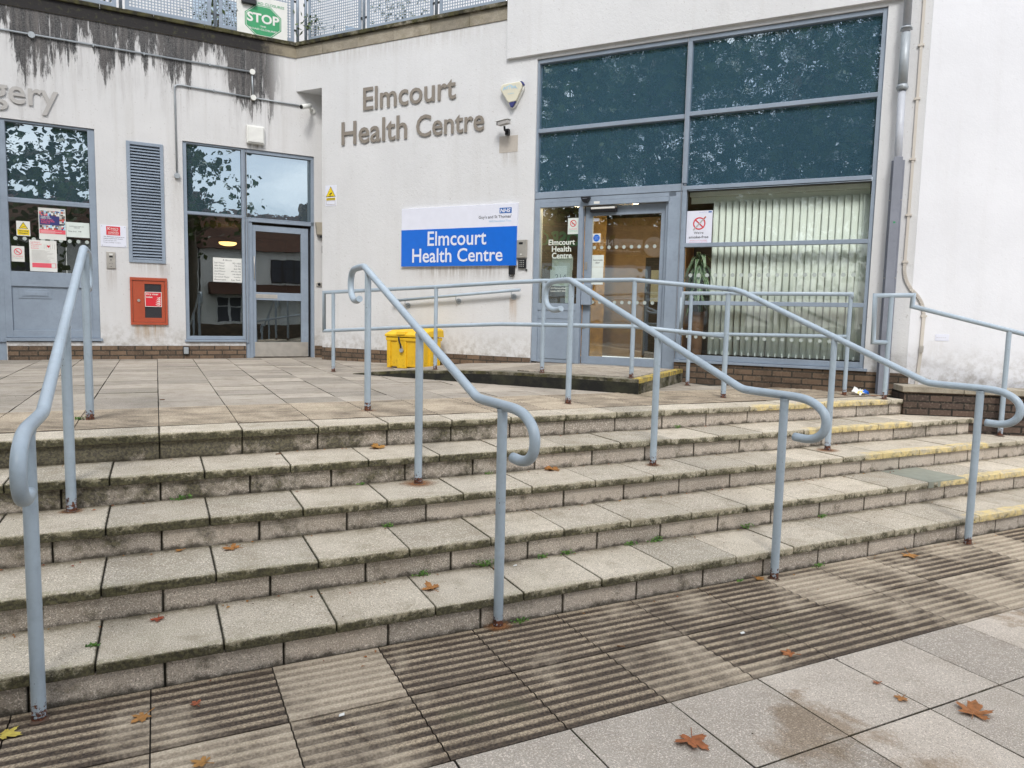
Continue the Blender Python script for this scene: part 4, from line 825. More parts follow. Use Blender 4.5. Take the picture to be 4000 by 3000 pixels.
po = sgn('vaccine_poster', 'pink white and navy vaccine appeal poster at the top of the surgery window', 'poster', FL, -3.43, 2.8)
pl(po, 3.598, 3.268, 2.570, 3.015, 'white', GO); pl(po, 3.588, 3.345, 2.775, 2.905, 'navy', GO+.0022, 'navy_panel'); pl(po, 3.590, 3.275, 2.652, 2.712, 'pink', GO+.0022, 'pink_panel')
mats_ = [MAT[k] for k in ('taupe', 'navy', 'lgrey', 'pink', 'palecyan', 'white', 'ink', 'orange')]
m = MB()
for z0, z1, ua, ub in ((2.905, 2.975, 3.588, 3.276), (2.712, 2.775, 3.588, 3.276), (2.775, 2.905, 3.345, 3.276)):
    u = ua
    while u > ub+.005:
        wd_ = random.uniform(.012, .03); z = z0
        while z < z1-.004:
            h_ = min(random.uniform(.012, .03), z1-z); m.mi = random.randrange(8); m.quad(FL, -u, -max(u-wd_, ub), GO+.002, z, z+h_); z += h_
        u -= wd_
m.build('photo_strip', mats_, po); wd(po, [('YOUR NHS', 3.572, 3.462, 2.882, 2.898), ('NEEDS YOU.', 3.572, 3.442, 2.862, 2.878)], 'white', GO+.004, bold=.02); wd(po, [('HELP US FIND', 3.572, 3.420, 2.838, 2.854), ('A VACCINE FOR', 3.572, 3.405, 2.816, 2.832), ('COVID-19', 3.572, 3.46, 2.794, 2.810)], 'pink', GO+.004, 'pink_lettering', .02)
m = MB()
for i in range(3): m.box(FL, -3.58, -3.58+.18+.08*(i % 2), GO+.0025, GO+.0035, 2.662+.014*i, 2.666+.014*i)
m.build('small_print', MAT['white'], po); plate(po, FL, -3.325, -3.285, 2.985, 3.0, 'nhs', GO+.001, GO+.002, 'logo_plate')
nd = sgn('paper_notice', 'white notice reading Elmcourt Health Centre next door with an arrow in the surgery window', 'notice', FL, -3.12, 2.73)
pl(nd, 3.264, 2.973, 2.624, 2.838, 'paper', GO); wd(nd, [('ELMCOURT HEALTH', 3.222, 3.045, 2.772, 2.786), ('CENTRE', 3.168, 3.095, 2.752, 2.766), ('Next door', 3.240, 3.135, 2.698, 2.718)], 'ink', GO+.002)
m = MB(); m.box(FL, -3.115, -3.085, GO+.001, GO+.002, 2.706, 2.711); tri(m, FL, -3.083, 2.70, .0, .0, GO+.002); m.face([FL.p(-3.088, GO+.002, 2.698), FL.p(-3.075, GO+.002, 2.7085), FL.p(-3.088, GO+.002, 2.719)]); m.build('arrow', MAT['ink'], nd)
hs = sgn('support_scheme_poster', 'white household support scheme poster with red heart low in the surgery window', 'poster', FL, -3.55, 2.3)
pl(hs, 3.722, 3.392, 2.110, 2.552, 'white', GO+.0012); wd(hs, [("Lambeth's", 3.702, 3.59, 2.512, 2.534), ('Household', 3.702, 3.575, 2.484, 2.505), ('Support', 3.702, 3.61, 2.456, 2.477), ('Scheme', 3.702, 3.61, 2.428, 2.449)], 'pink', GO+.003)
m = MB(); m.prism(FL, [(-3.49-.022, 2.475), (-3.49, 2.447), (-3.49+.022, 2.475), (-3.478, 2.49), (-3.49, 2.48), (-3.502, 2.49)], GO+.002, GO+.003); m.build('heart', MAT['red'], hs)
m = MB()
for i in range(5): m.box(FL, -3.545+.024*i+(.03 if i > 1 else 0), -3.541+.024*i+(.03 if i > 1 else 0), GO+.002, GO+.003, 2.43+.01*(i % 2), 2.50)
for i in range(14): m.box(FL, -3.695, -3.695+random.uniform(.16, .27), GO+.002, GO+.003, 2.405-.0125*i, 2.409-.0125*i)
m.build('small_print', MAT['lgrey'], hs); m = MB(); m.box(FL, -3.694, -3.405, GO+.002, GO+.003, 2.165, 2.230); m.build('pink_panel', MAT['pink'], hs); m = MB(); m.box(FL, -3.46, -3.412, GO+.003, GO+.004, 2.170, 2.225); m.build('blank_square', MAT['white'], hs)
ns = sgn('no_smoking_sticker', 'small no smoking notice in the bottom left of the surgery window', 'notice', FL, -3.86, 2.34); pl(ns, 3.938, 3.782, 2.235, 2.453, 'white', GO); nosmoke(ns, FL, -3.858, 2.375, .048, GO+.003, 'pink'); wd(ns, [('NO SMOKING', 3.918, 3.80, 2.302, 2.315)], 'pink', GO+.003); wd(ns, [('It is against the law', 3.92, 3.80, 2.278, 2.288)], 'ink', GO+.003, 'small_print')
kc = sgn('college_plaque', "white plaque with a red King's College London crest panel beside the surgery window", 'plaque', FL, -2.66, 2.66)
plate(kc, FL, -2.832, -2.499, 2.512, 2.826, 'sign_white', 0, .006, 'plate', .002); plate(kc, FL, -2.758, -2.577, 2.682, 2.810, 'red', .006, .0075, 'red_panel')
wd(kc, [('K', 2.740, 2.700, 2.755, 2.798), ("ING'S", 2.698, 2.600, 2.765, 2.792), ('College', 2.69, 2.605, 2.742, 2.762), ('LONDON', 2.735, 2.60, 2.708, 2.735)], 'white', .0085, bold=.01); m = MB(); m.box(FL, -2.735, -2.60, .0075, .0085, 2.696, 2.700); m.build('underline', MAT['white'], kc)
wd(kc, [('This GP Practice is proud to be', 2.795, 2.525, 2.648, 2.664), ("training tomorrow's doctors", 2.795, 2.545, 2.622, 2.638)], 'ink', .007, 'bold_text', .02); wd(kc, [('In partnership with', 2.795, 2.63, 2.594, 2.610), ("King's College London", 2.795, 2.575, 2.566, 2.582)], 'ink', .007, 'plain_text')
m = MB(); [m.disc(FL, u, z, .006, .006, .009, 8) for u in (-2.815, -2.517) for z in (2.53, 2.808)]; m.build('screws', MAT['zinc'], kc)
i2 = sgn('door_intercom', 'narrow steel intercom with a lit name window under the college plaque', 'intercom', FL, -2.7, 2.3)
plate(i2, FL, -2.765, -2.650, 2.195, 2.437, 'steel', 0, .02, 'panel', .003); plate(i2, FL, -2.732, -2.682, 2.392, 2.412, 'white', .02, .022, 'name_window'); plate(i2, FL, -2.73, -2.684, 2.355, 2.376, 'black', .02, .022, 'display'); m = MB(); m.disc(FL, -2.708, 2.318, .008, .02, .026, 12); m.disc(FL, -2.708, 2.222, .006, .02, .024, 10); m.box(FL, -2.73, -2.716, .02, .0215, 2.262, 2.266); m.box(FL, -2.70, -2.686, .02, .0215, 2.262, 2.266); m.build('buttons', MAT['ink'], i2)
# dry riser cabinet
dr = sgn('dry_riser_cabinet', 'faded red dry riser inlet cabinet with mesh window below the louvre', 'cabinet', FL, -2.2, 1.37)
m = MB()
for r_ in ((-2.469, -1.962, 2.035, 2.078), (-2.469, -1.962, 1.366, 1.404), (-2.469, -2.438, 1.404, 2.035), (-1.995, -1.962, 1.404, 2.035)): m.box(FL, r_[0], r_[1], 0, .03, r_[2], r_[3])
m.build('surround', MAT['orange'], dr, bevel=.002); m = MB()
for r_ in ((-2.434, -2.275, 1.408, 2.031), (-2.045, -1.999, 1.408, 2.031), (-2.275, -2.045, 1.408, 1.472), (-2.275, -2.045, 1.985, 2.031)): m.box(FL, r_[0], r_[1], 0, .018, r_[2], r_[3])
m.build('door', MAT['orange'], dr, weld=True); plate(dr, FL, -2.275, -2.045, 1.472, 1.985, 'mesh', .0, .006, 'backing')
m = MB()
for i in range(16): m.box(FL, -2.275+.0144*i, -2.272+.0144*i, .006, .009, 1.472, 1.985)
for i in range(34): m.box(FL, -2.275, -2.045, .009, .011, 1.474+.015*i, 1.477+.015*i)
m.build('wire_mesh', MAT['ink'], dr); m = MB(); m.disc(FL, -2.356, 1.733, .021, .018, .03, 18); m.disc(FL, -2.356, 1.733, .009, .03, .034, 12); m.build('lock', MAT['steel'], dr)
plate(dr, FL, -2.272, -2.043, 1.640, 1.866, 'white', .019, .022, 'sign_border'); plate(dr, FL, -2.264, -2.051, 1.649, 1.857, 'red', .022, .0235, 'sign_face'); wd(dr, [('Dry riser', 2.253, 2.085, 1.812, 1.845), ('inlet', 2.253, 2.168, 1.775, 1.800)], 'white', .0245, bold=.03)
m = MB()
for i in range(5):
    z = 1.665+.026*i; m.prism(FL, [(-2.135+.006*i, z+.02), (-2.11+.004*i, z), (-2.08, z-.004), (-2.06, z+.01), (-2.062, z+.024), (-2.085, z+.01), (-2.11+.003*i, z+.012)], .0235, .0242)
m.build('flame_symbol', MAT['white'], dr)
# block directory
bd = sgn('directory_notice', 'white B Block floor directory in the lobby side window', 'notice', FL, -1.07, 2.25)
pl(bd, 1.294, .862, 2.062, 2.443, 'white', GO); wd(bd, [('B Block', 1.145, 1.01, 2.395, 2.418)]+[(t_, 1.275, 1.275-w_, 2.350-.044*i-.0, 2.374-.044*i) for i, (t_, w_) in enumerate((('5th Floor', .155), ('4th Floor', .155), ('3rd Floor', .155), ('2nd Floor', .165), ('1st Floor', .15), ('Ground Floor', .225), ('Basement', .17)))]+[(t_, .882+w_, .882, 2.350-.044*i, 2.374-.044*i) for i, (t_, w_) in enumerate((('92-103', .12), ('79-91', .095), ('64-78', .1), ('49-63,18', .145), ('34-48,9', .125), ('Lobby', .1), ('Car Park', .145)))], 'ink', GO+.002)
# wall light, camera, conduit on the left wing
wl = sgn('wall_light', 'square white bulkhead light above the lobby door', 'light', FL, -.65, 4.25); plate(wl, FL, -.782, -.512, 4.25, 4.53, 'white', 0, .07, 'body', .012); plate(wl, FL, -.76, -.53, 4.27, 4.51, 'white', .0705, .085, 'diffuser', .01)
bc = sgn('security_camera', 'white bullet security camera in the corner under the soffit', 'camera', FL, .2, 4.95)
m = MB(); m.tube([FL.p(.015, .30, 4.865), FL.p(.19, .14, 4.945)], .038, 16); m.build('housing', MAT['white'], bc); m = MB(); m.tube([FL.p(.011, .304, 4.863), FL.p(.016, .299, 4.866)], .030, 16); m.build('lens', MAT['black'], bc); m = MB(); m.tube([FL.p(.17, .15, 4.93), FL.p(.22, .06, 4.91), FL.p(.26, 0, 4.91)], .02, 10); m.disc(FL, .26, 4.91, .05, 0, .02); m.build('mount', MAT['white'], bc)
cd_ = sgn('cable_conduit', 'long galvanised cable conduit with round junction boxes crossing the streaked left wall', 'conduit', FL, -2, 5.35)
m = MB(); m.tube([FL.p(-9, .018, 5.345), FL.p(-.66, .018, 5.355)], .0135, 10); m.tube([FL.p(-.685, .018, 5.36), FL.p(-.672, .018, 4.95)], .0135, 10); m.tube([FL.p(-.67, .018, 4.965), FL.p(.06, .018, 4.955)], .0125, 10)
m.tube([FL.p(-.67, .018, 4.965)]+smooth([FL.p(-1.70, .018, 4.985), FL.p(-1.765, .018, 4.978), FL.p(-1.795, .018, 4.95), FL.p(-1.80, .018, 4.9)], 4)+[FL.p(-1.793, .018, 3.66)], .0125, 10); m.build('tube', MAT['zinc'], cd_)
m = MB(); [m.disc(FL, u, z, .042, 0, .04, 18) for u, z in ((-3.588, 5.345), (-1.792, 3.638))]; [m.box(FL, u-.008, u+.008, 0, .035, z-.02, z+.02) for u, z in ((-2.85, 5.347), (-2.2, 5.35), (-1.3, 5.352), (-1.25, 4.975))]; m.build('junction_box', MAT['zinc'], cd_)
m = MB(); [m.disc(FL, u, z, .042, 0, .045, 18) for u, z in ((-.68, 5.355), (-.668, 4.965))]; m.build('junction_box', MAT['white'], cd_)
# recess fittings
rl = sgn('recess_wall_light', 'small beige wedge shaped light on the recess wall beside the lobby door', 'light', FL, .36, 3.0); m = MB(); m.prism(FL, [(.293, 3.105), (.425, 3.105), (.425, 2.93), (.40, 2.895), (.315, 2.905)][::-1], 0, .09); m.build('body', MAT['beige'], rl, bevel=.006); m = MB(); m.disc(FL, .39, 2.875, .02, .02, .05, 10); m.build('knob', MAT['ink'], rl)
fo = sgn('fob_reader', 'small black fob reader in the corner recess', 'fob reader', FL, .42, 2.65); plate(fo, FL, .40, .45, 2.60, 2.725, 'black', .03, .06, 'body', .006)
sp_ = sgn('steel_strip', 'narrow vertical steel entry panel in the corner recess', 'entry panel', FL, .43, 2.3); plate(sp_, FL, .425, .456, 2.15, 2.555, 'zinc', .03, .045, 'panel', .002); m = MB(); [m.box(FL, .433, .448, .045, .047, 2.2+.045*i, 2.222+.045*i) for i in range(7)]; m.build('buttons', MAT['ink'], sp_)
ep = sgn('door_exit_button', 'round black door button on a square steel plate beside the lobby door', 'door button', FL, .36, 2.08); plate(ep, FL, .31, .405, 2.042, 2.118, 'steel', 0, .02, 'plate', .01); m = MB(); m.disc(FL, .358, 2.08, .024, .02, .028, 18); m.build('button', MAT['black'], ep)
kk = sgn('key_safe', 'small grey key safe on the brick base below the lobby side window', 'key safe', FL, -1.71, .92); plate(kk, FL, -1.762, -1.668, .91, 1.035, 'black', .008, .03, 'back', .012); plate(kk, FL, -1.75, -1.68, .918, 1.022, 'zinc', .03, .055, 'cover', .008)
# lobby ceiling lamp
lm = sgn('ceiling_lamp', 'glowing warm oval ceiling lamp seen through the lobby side window', 'lamp', FL, -.9, 2.78); m = MB(); m.sphere(FL.p(-.887, -1.5, 2.80), .15, .15, .055, 8, 24, -1, .2); m.build('glass_bowl', MAT['lamp'], lm)
# tiny plate on bright wall
tp = sgn('small_wall_plate', 'tiny pale plate with faint grey lettering low on the bright right-hand wall', 'plaque', F2, .33, 1.5)
plate(tp, F2, .26, .40, 1.468, 1.540, 'sign_white', 0, .004); words(tp, F2, [('Sprinkler stop valve', .275, .37, 1.505, 1.513), ('inside', .29, .35, 1.488, 1.496)][:0] or [('- - - - -', .275, .365, 1.500, 1.506)], 'lgrey', .005)
# ============================================================ pipes on the right pier
dp = thing('downpipe', 'pale grey round downpipe on the pier right of the big windows', 'downpipe', tuple(FR.p(8.75, .07, 4)))
m = MB(); m.tube([FR.p(8.735, .10, 9.5), FR.p(8.748, .10, 4.75)], .040, 18); m.tube([FR.p(8.748, .10, 4.2), FR.p(8.76, .10, 3.2)], .038, 18); m.build('pipe', MAT['duct'], dp)
m = MB(); m.tube([FR.p(8.748, .10, 4.76), FR.p(8.75, .10, 4.18)], .046, 18); m.tube([FR.p(8.75, .10, 4.16), FR.p(8.75, .10, 4.22)], .052, 18); m.build('socket', MAT['zinc'], dp)
bpy.data.objects['pipe'].data.materials[0] = paint('pale_pipe', (.48, .50, .54), .45, 0, .9)
for z in (4.80, 4.19):
    m = MB(); m.tube([FR.p(8.748, .10, z), FR.p(8.748, .10, z+.02)], .052, 18); m.box(FR, 8.69, 8.81, .04, .07, z, z+.02); m.build('pipe_clip', MAT['zinc'], dp)
cv = thing('pipe_cover', 'tall dark grey boxed metal cover over the foot of the downpipe', 'pipe cover', tuple(FR.p(8.78, .1, ZP)))
m = MB(); m.box(FR, 8.718, 8.805, .06, .15, ZP, 3.45); m.build('box_cover', MAT['duct'], cv, bevel=.004); m = MB(); m.box(FR, 8.695, 8.828, .0, .059, ZP+.002, 3.43); m.build('flange', MAT['duct'], cv, bevel=.003)
m = MB(); [m.disc(FR, u, z, .006, .059, .064, 8) for u in (8.705, 8.817) for z in (1.3, 2.15, 3.0)]; m.build('screws', MAT['steel'], cv); m = MB(); m.box(FR, 8.755, 8.775, .15, .1505, 2.74, 2.758); m.build('green_mark', MAT['green'], cv)
ct = thing('cable_trunking', 'narrow beige cable trunking snaking down the wall to the right of the grey cover', 'trunking', tuple(FR.p(8.9, .0, 3)))
a = Mt('beige_trunking', .6); a.col(a.mix(a.noise(12, 5), (.54, .49, .43), (.62, .58, .52))); MAT['trunk'] = a.m
def ribbon(pts, wd, th):
    m = MB(); P = [Vector(p) for p in pts]
    for i in range(len(P)-1):
        a_, b_ = P[i], P[i+1]; fr, ua, za, ub, zb_ = FR if 0 else F2, 0, 0, 0, 0
    return m
m = MB()
def strip(fr, pts, hw, th):
    for (ua, za), (ub, zb_) in zip(pts[:-1], pts[1:]):
        d = Vector((ub-ua, zb_-za)).normalized(); n = Vector((-d.y, d.x))*hw; e_ = d*.004
        c = [(ua-n.x-e_.x, za-n.y-e_.y), (ub-n.x+e_.x, zb_-n.y+e_.y), (ub+n.x+e_.x, zb_+n.y+e_.y), (ua+n.x-e_.x, za+n.y-e_.y)]
        m.prism(fr, c, 0, th)
def sm2(p): return [(v.x, v.z) for v in smooth([Vector((a_, 0, b_)) for a_, b_ in p], 5)]
strip(FR, [(8.895, 9.5), (8.905, 3.4), (8.90, 2.33)], .014, .018)
strip(FR, sm2([(8.90, 2.33), (8.903, 2.22), (8.93, 2.12), (8.985, 2.02)]), .017, .02)
strip(F2, sm2([(-.01, 2.015), (.05, 1.95), (.10, 1.86), (.125, 1.74)]), .017, .02); strip(F2, [(.125, 1.74), (.12, 1.30), (.10, .95)], .017, .02)
m.build('trunking', a.m, ct); m = MB()
for z in (4.64, 4.08, 3.44, 2.84, 2.33): m.box(FR, 8.872, 8.932, .0, .024, z-.011, z+.011)
m.box(F2, .095, .155, 0, .024, 1.725, 1.747); m.build('clips', a.m, ct); m = MB(); m.box(F2, .10, .14, .02, .035, 1.335, 1.405); m.build('cable_clamp', MAT['steel'], ct)
# ============================================================ office window: blinds, plant
bl = thing('vertical_blinds', 'pale green vertical blinds hanging inside the office window', 'blinds', tuple(FR.p(7.6, -.2, 1.2)))
m = MB(); m.box(FR, 6.44, 8.50, -.24, -.16, 3.19, 3.25); m.box(FR, 6.44, 8.50, -.26, -.25, 3.11, 3.19); m.build('headrail', MAT['blinds'], bl)
random.seed(11); u = 6.775; i = 0
while u < 8.50:
    m = MB(); m.tone = random.random(); tw = math.radians((24 if i < 9 else 21)+random.uniform(-3, 3)+(15 if i > 21 else 0)); w_ = .0385 if i < 9 else .0445
    f = Fr(FR.p(u, -.205, 0), -.9252+tw); lean = random.uniform(-.004, .004)
    P = []
    for z in (1.205, 3.12):
        for k in range(5):
            t_ = -w_+2*w_*k/4; P.append(f.p(t_+lean*(3-z), .007*(1-(t_/w_)**2), z))
    m.idx(P, [(k, k+1, 6+k, 5+k) for k in range(4)], True); o = m.build('blind_slat', MAT['blinds'], bl)
    md = o.modifiers.new('thick', 'SOLIDIFY'); md.thickness = .0015
    u += .0795 if i < 21 else .035; i += 1
m = MB()
for k in range(22): m.box(FR, 6.775+.0795*k-.008, 6.775+.0795*k+.008, -.20, -.17, 1.2, 1.24)
m.build('bottom_weights', MAT['paper'], bl)
pt = thing('potted_plant', 'striped dracaena plant in an orange pot behind the left edge of the office window', 'potted plant', tuple(FR.p(6.62, -.28, 1.2)))
m = MB(); c0 = FR.p(6.58, -.24, 0)
for z, r_ in ((1.2, .07), (1.5, .085), (1.80, .10), (1.93, .105)): pass
V = []; 
for z, r_ in ((1.15, .075), (1.5, .09), (1.66, .10), (1.74, .105), (1.74, .09), (1.70, .09)):
    for k in range(20): V.append(c0+Vector((r_*math.cos(k*math.pi/10), r_*math.sin(k*math.pi/10), z)))
m.idx(V, [(j*20+k, j*20+(k+1) % 20, (j+1)*20+(k+1) % 20, (j+1)*20+k) for j in range(5) for k in range(20)]+[list(range(100, 120))], True); m.build('pot', MAT['pot'], pt)
m = MB(); random.seed(3)
for k in range(80):
    az = random.uniform(0, 2*math.pi); L_ = random.uniform(.28, .45); z0 = random.uniform(1.85, 2.42); up = random.uniform(.5, 1.25); wv = random.uniform(.018, .026)
    d = Vector((math.cos(az), math.sin(az), 0)); sd_ = Vector((-d.y, d.x, 0)); pts = []
    for j in range(8):
        t_ = j/7; pts.append(c0+Vector((0, 0, z0))+d*(L_*t_*.55)+Vector((0, 0, L_*(up*t_-1.35*t_*t_))))
    for j in range(7):
        w0 = wv*math.sin(math.pi*(.12+.88*j/7))+.001; w1 = wv*math.sin(math.pi*min(1, .12+.88*(j+1)/7))+.0005
        for s0, s1, tn in ((-1, -.72, .9), (-.72, .72, .08), (.72, 1, .9)):
            m.tone = tn; m.face([pts[j]+sd_*w0*s0, pts[j]+sd_*w0*s1, pts[j+1]+sd_*w1*s1, pts[j+1]+sd_*w1*s0])
m.build('leaves', MAT['leafp'], pt)
m = MB(); m.tube([c0+Vector((0, 0, 1.8)), c0+Vector((.01, 0, 2.4))], .012, 8); m.build('stem', MAT['bark'], pt)
# ============================================================ yellow grit bin
gb = thing('grit_bin', 'yellow moulded plastic grit bin with padlocked lid against the white wall', 'grit bin', tuple(FR.p(2.65, .5, .87)))
def taper(m, u0, u1, o0, o1, z0, z1, du=0, do=0):
    P = [FR.p(u, o, z0) for o in (o0, o1) for u in (u0, u1)]+[FR.p(u, o, z1) for o in (o0-do, o1+do) for u in (u0-du, u1+du)]
    m.idx(P, [(2, 3, 7, 6), (1, 0, 4, 5), (0, 2, 6, 4), (3, 1, 5, 7), (6, 7, 5, 4), (0, 1, 3, 2)])
m = MB(); taper(m, 2.375, 2.965, .22, .685, .865, 1.25, .008, .008)
for a_, b_ in ((2.368, 2.428), (2.548, 2.70), (2.87, 2.972)): taper(m, a_, b_, .64, .705, .845, 1.235, .003, .004)
for a_, b_ in ((.24, .32), (.44, .52), (.62, .70)): taper(m, 2.93, 2.985, a_, b_, .845, 1.235, .003, .0)
taper(m, 2.352, 2.99, .20, .712, 1.235, 1.282, .003, .003); m.build('body', MAT['bin'], gb, bevel=.008, seg=3)
m = MB(); P0 = [(.725, 1.292), (.73, 1.33), (.70, 1.352), (.56, 1.405), (.30, 1.428), (.19, 1.42), (.175, 1.292)]
n_ = len(P0); U = [(2.342, 1.0), (2.36, 1.0), (2.985, 1.0), (3.002, 1.0)]
prof_ = lambda u, k: [FR.p(u, o, 1.292+(z-1.292)*k) for o, z in P0]
V = prof_(2.338, .78)+prof_(2.39, 1.0)+prof_(2.955, 1.0)+prof_(3.005, .78)
m.idx(V, [(j*n_+i, (j+1)*n_+i, (j+1)*n_+(i+1) % n_, j*n_+(i+1) % n_) for j in range(3) for i in range(n_)]+[list(range(n_))[::-1] if 0 else list(range(n_)), list(range(3*n_, 4*n_))[::-1]])
taper(m, 2.55, 2.70, .60, .742, 1.322, 1.372, 0, -.01); m.build('lid', MAT['bin'], gb, bevel=.010, seg=3)
m = MB(); m.box(FR, 2.35, 2.99, .30, .70, 1.283, 1.291); m.build('lid_gap', MAT['dark'], gb)
m = MB(); m.tube(smooth([FR.p(2.60, .745, 1.30), FR.p(2.615, .752, 1.24), FR.p(2.635, .75, 1.19), FR.p(2.64, .745, 1.14)], 4), .013, 8); m.build('hasp_strap', MAT['black'], gb)
m = MB(); m.disc(FR, 2.642, 1.105, .030, .72, .745, 20); m.tube(smooth([FR.p(2.625, .735, 1.125), FR.p(2.625, .74, 1.16), FR.p(2.655, .74, 1.16), FR.p(2.658, .735, 1.125)], 4), .005, 6); m.build('padlock', MAT['zinc'], gb)
# ============================================================ terrace balustrades
def perforated(m, fr, u0, u1, z0, z1, off, pitch=.042, hole=.027):
    nx = int((u1-u0)/pitch); nz = int((z1-z0)/pitch); px = (u1-u0)/nx; pz = (z1-z0)/nz; hb = (px-hole)/2; hz = (pz-hole)/2
    xs = []; zs = []
    for i in range(nx): xs += [u0+i*px+hb, u0+(i+1)*px-hb]
    for i in range(nz): zs += [z0+i*pz+hz, z0+(i+1)*pz-hz]
    xs = [u0]+xs+[u1]; zs = [z0]+zs+[z1]; W_ = len(xs)
    V = [fr.p(x, off, z) for z in zs for x in xs]; Fc = [(j*W_+i, j*W_+i+1, (j+1)*W_+i+1, (j+1)*W_+i) for j in range(len(zs)-1) for i in range(W_-1) if not (i % 2 == 1 and j % 2 == 1)]
    m.idx(V, Fc)
def balustrade(label, fr, posts, off):
    root = thing('terrace_balustrade', label, 'balustrade', tuple(fr.p(posts[0], off, 5.92)), 'perforated terrace balustrades')
    for i, u in enumerate(posts):
        m = MB(); m.tube([fr.p(u, off, 5.9), fr.p(u, off, 7.1)], .024, 12); m.build('post', MAT['frame'], root)
        if i < len(posts)-1:
            v = posts[i+1]; a_, b_ = u+.055, v-.055
            m = MB(); perforated(m, fr, a_+.05, b_-.05, 6.03, 6.96, off)
            for r_ in ((a_, a_+.05, 5.985, 7.0), (b_-.05, b_, 5.985, 7.0), (a_+.05, b_-.05, 5.985, 6.03), (a_+.05, b_-.05, 6.96, 7.0)): m.box(fr, *r_[:2], off-.015, off+.004, *r_[2:])
            o = m.build('perforated_panel', MAT['frame'], root)
            m = MB()
            for uu in (u+.04, v-.04):
                for z in (6.15, 6.6): m.box(fr, uu-.02, uu+.02, off-.008, off+.008, z, z+.03)
            m.build('clamps', MAT['black'], root)
    m = MB(); m.tube([fr.p(posts[0], off, 7.08), fr.p(posts[-1], off, 7.08)], .024, 12); m.build('top_rail', MAT['frame'], root)
balustrade('grey perforated metal balustrade above the black streaked left wall', FL, [-6.4, -5.1, -3.8, -2.488, -1.198, .055], -.12)
balustrade('grey perforated metal balustrade above the Elmcourt lettering', FR, [.10, 1.278, 2.606, 3.80], -.12)
sp = sgn('stop_placard', 'white placard with green octagon reading STOP the road closures tied to the balustrade', 'placard', FL, -.5, 6.2)
plate(sp, FL, -.885, -.118, 5.93, 6.55, 'white', -.085, -.078, 'board'); oc = [(-.49+.30*math.cos(math.pi/8+k*math.pi/4), 6.19+.255*math.sin(math.pi/8+k*math.pi/4)) for k in range(8)]
m = MB(); m.prism(FL, oc, -.078, -.0765); m.build('octagon_border', MAT['green'], sp); m = MB(); m.prism(FL, [(-.49+(u+.49)*.95, 6.19+(z-6.19)*.95) for u, z in oc], -.0765, -.075); m.build('octagon_ring', MAT['white'], sp); m = MB(); m.prism(FL, [(-.49+(u+.49)*.92, 6.19+(z-6.19)*.92) for u, z in oc], -.075, -.0735); m.build('octagon_face', MAT['green'], sp)
words(sp, FL, [('STOP', -.735, -.245, 6.155, 6.30, .03), ('THE', -.54, -.45, 6.095, 6.118, .015), ('ROAD CLOSURES', -.70, -.28, 6.045, 6.072, .015)], 'white', -.072); words(sp, FL, [('STOP THE ROAD CLOSURES', -.87, -.17, 6.44, 6.475, .01)][:0]+[('ROAD CLOSURES', -.66, -.165, 6.435, 6.475, .01)], 'green', -.076, 'green_lettering')
m = MB(); m.box(FL, -.82, -.60, -.12, -.02, 6.40, 6.70); tag(m.build('window_box', MAT['black'], None, bevel=.01), 'black planter box hooked over the balustrade at the STOP placard', 'planter')
def shrub(label, loc, r, n, mat='leafg', lf=.05, seedv=1):
    random.seed(seedv); root = thing('terrace_plant', label, 'plant', tuple(loc)); m = MB()
    for k in range(n):
        v = Vector((random.gauss(0, .45), random.gauss(0, .45), random.gauss(0, .5)))*r; c = Vector(loc)+Vector((0, 0, r))+v; a_ = Vector((random.uniform(-1, 1), random.uniform(-1, 1), random.uniform(-1, 1))).normalized(); b_ = a_.orthogonal().normalized(); m.tone = random.random()
        m.face([c-a_*lf, c+b_*lf*.5, c+a_*lf, c-b_*lf*.5])
    m.build('foliage', MAT[mat], root); m = MB(); m.tube([loc, Vector(loc)+Vector((0, 0, r))], .02, 6); m.build('stem', MAT['bark'], root)
shrub('leafy green plant behind the balustrade left of the STOP placard', FL.p(-1.1, -.55, 5.82), .42, 260, seedv=4)
shrub('ivy sprig poking over the balustrade at the corner of the two wings', FR.p(.22, -.20, 5.95), .28, 130, lf=.04, seedv=5)
shrub('brown-green plant behind the middle of the right balustrade', FR.p(1.5, -.7, 5.82), .5, 240, seedv=6)
shrub('plant behind the far left balustrade panel', FL.p(-3.0, -.8, 5.82), .5, 240, seedv=7)
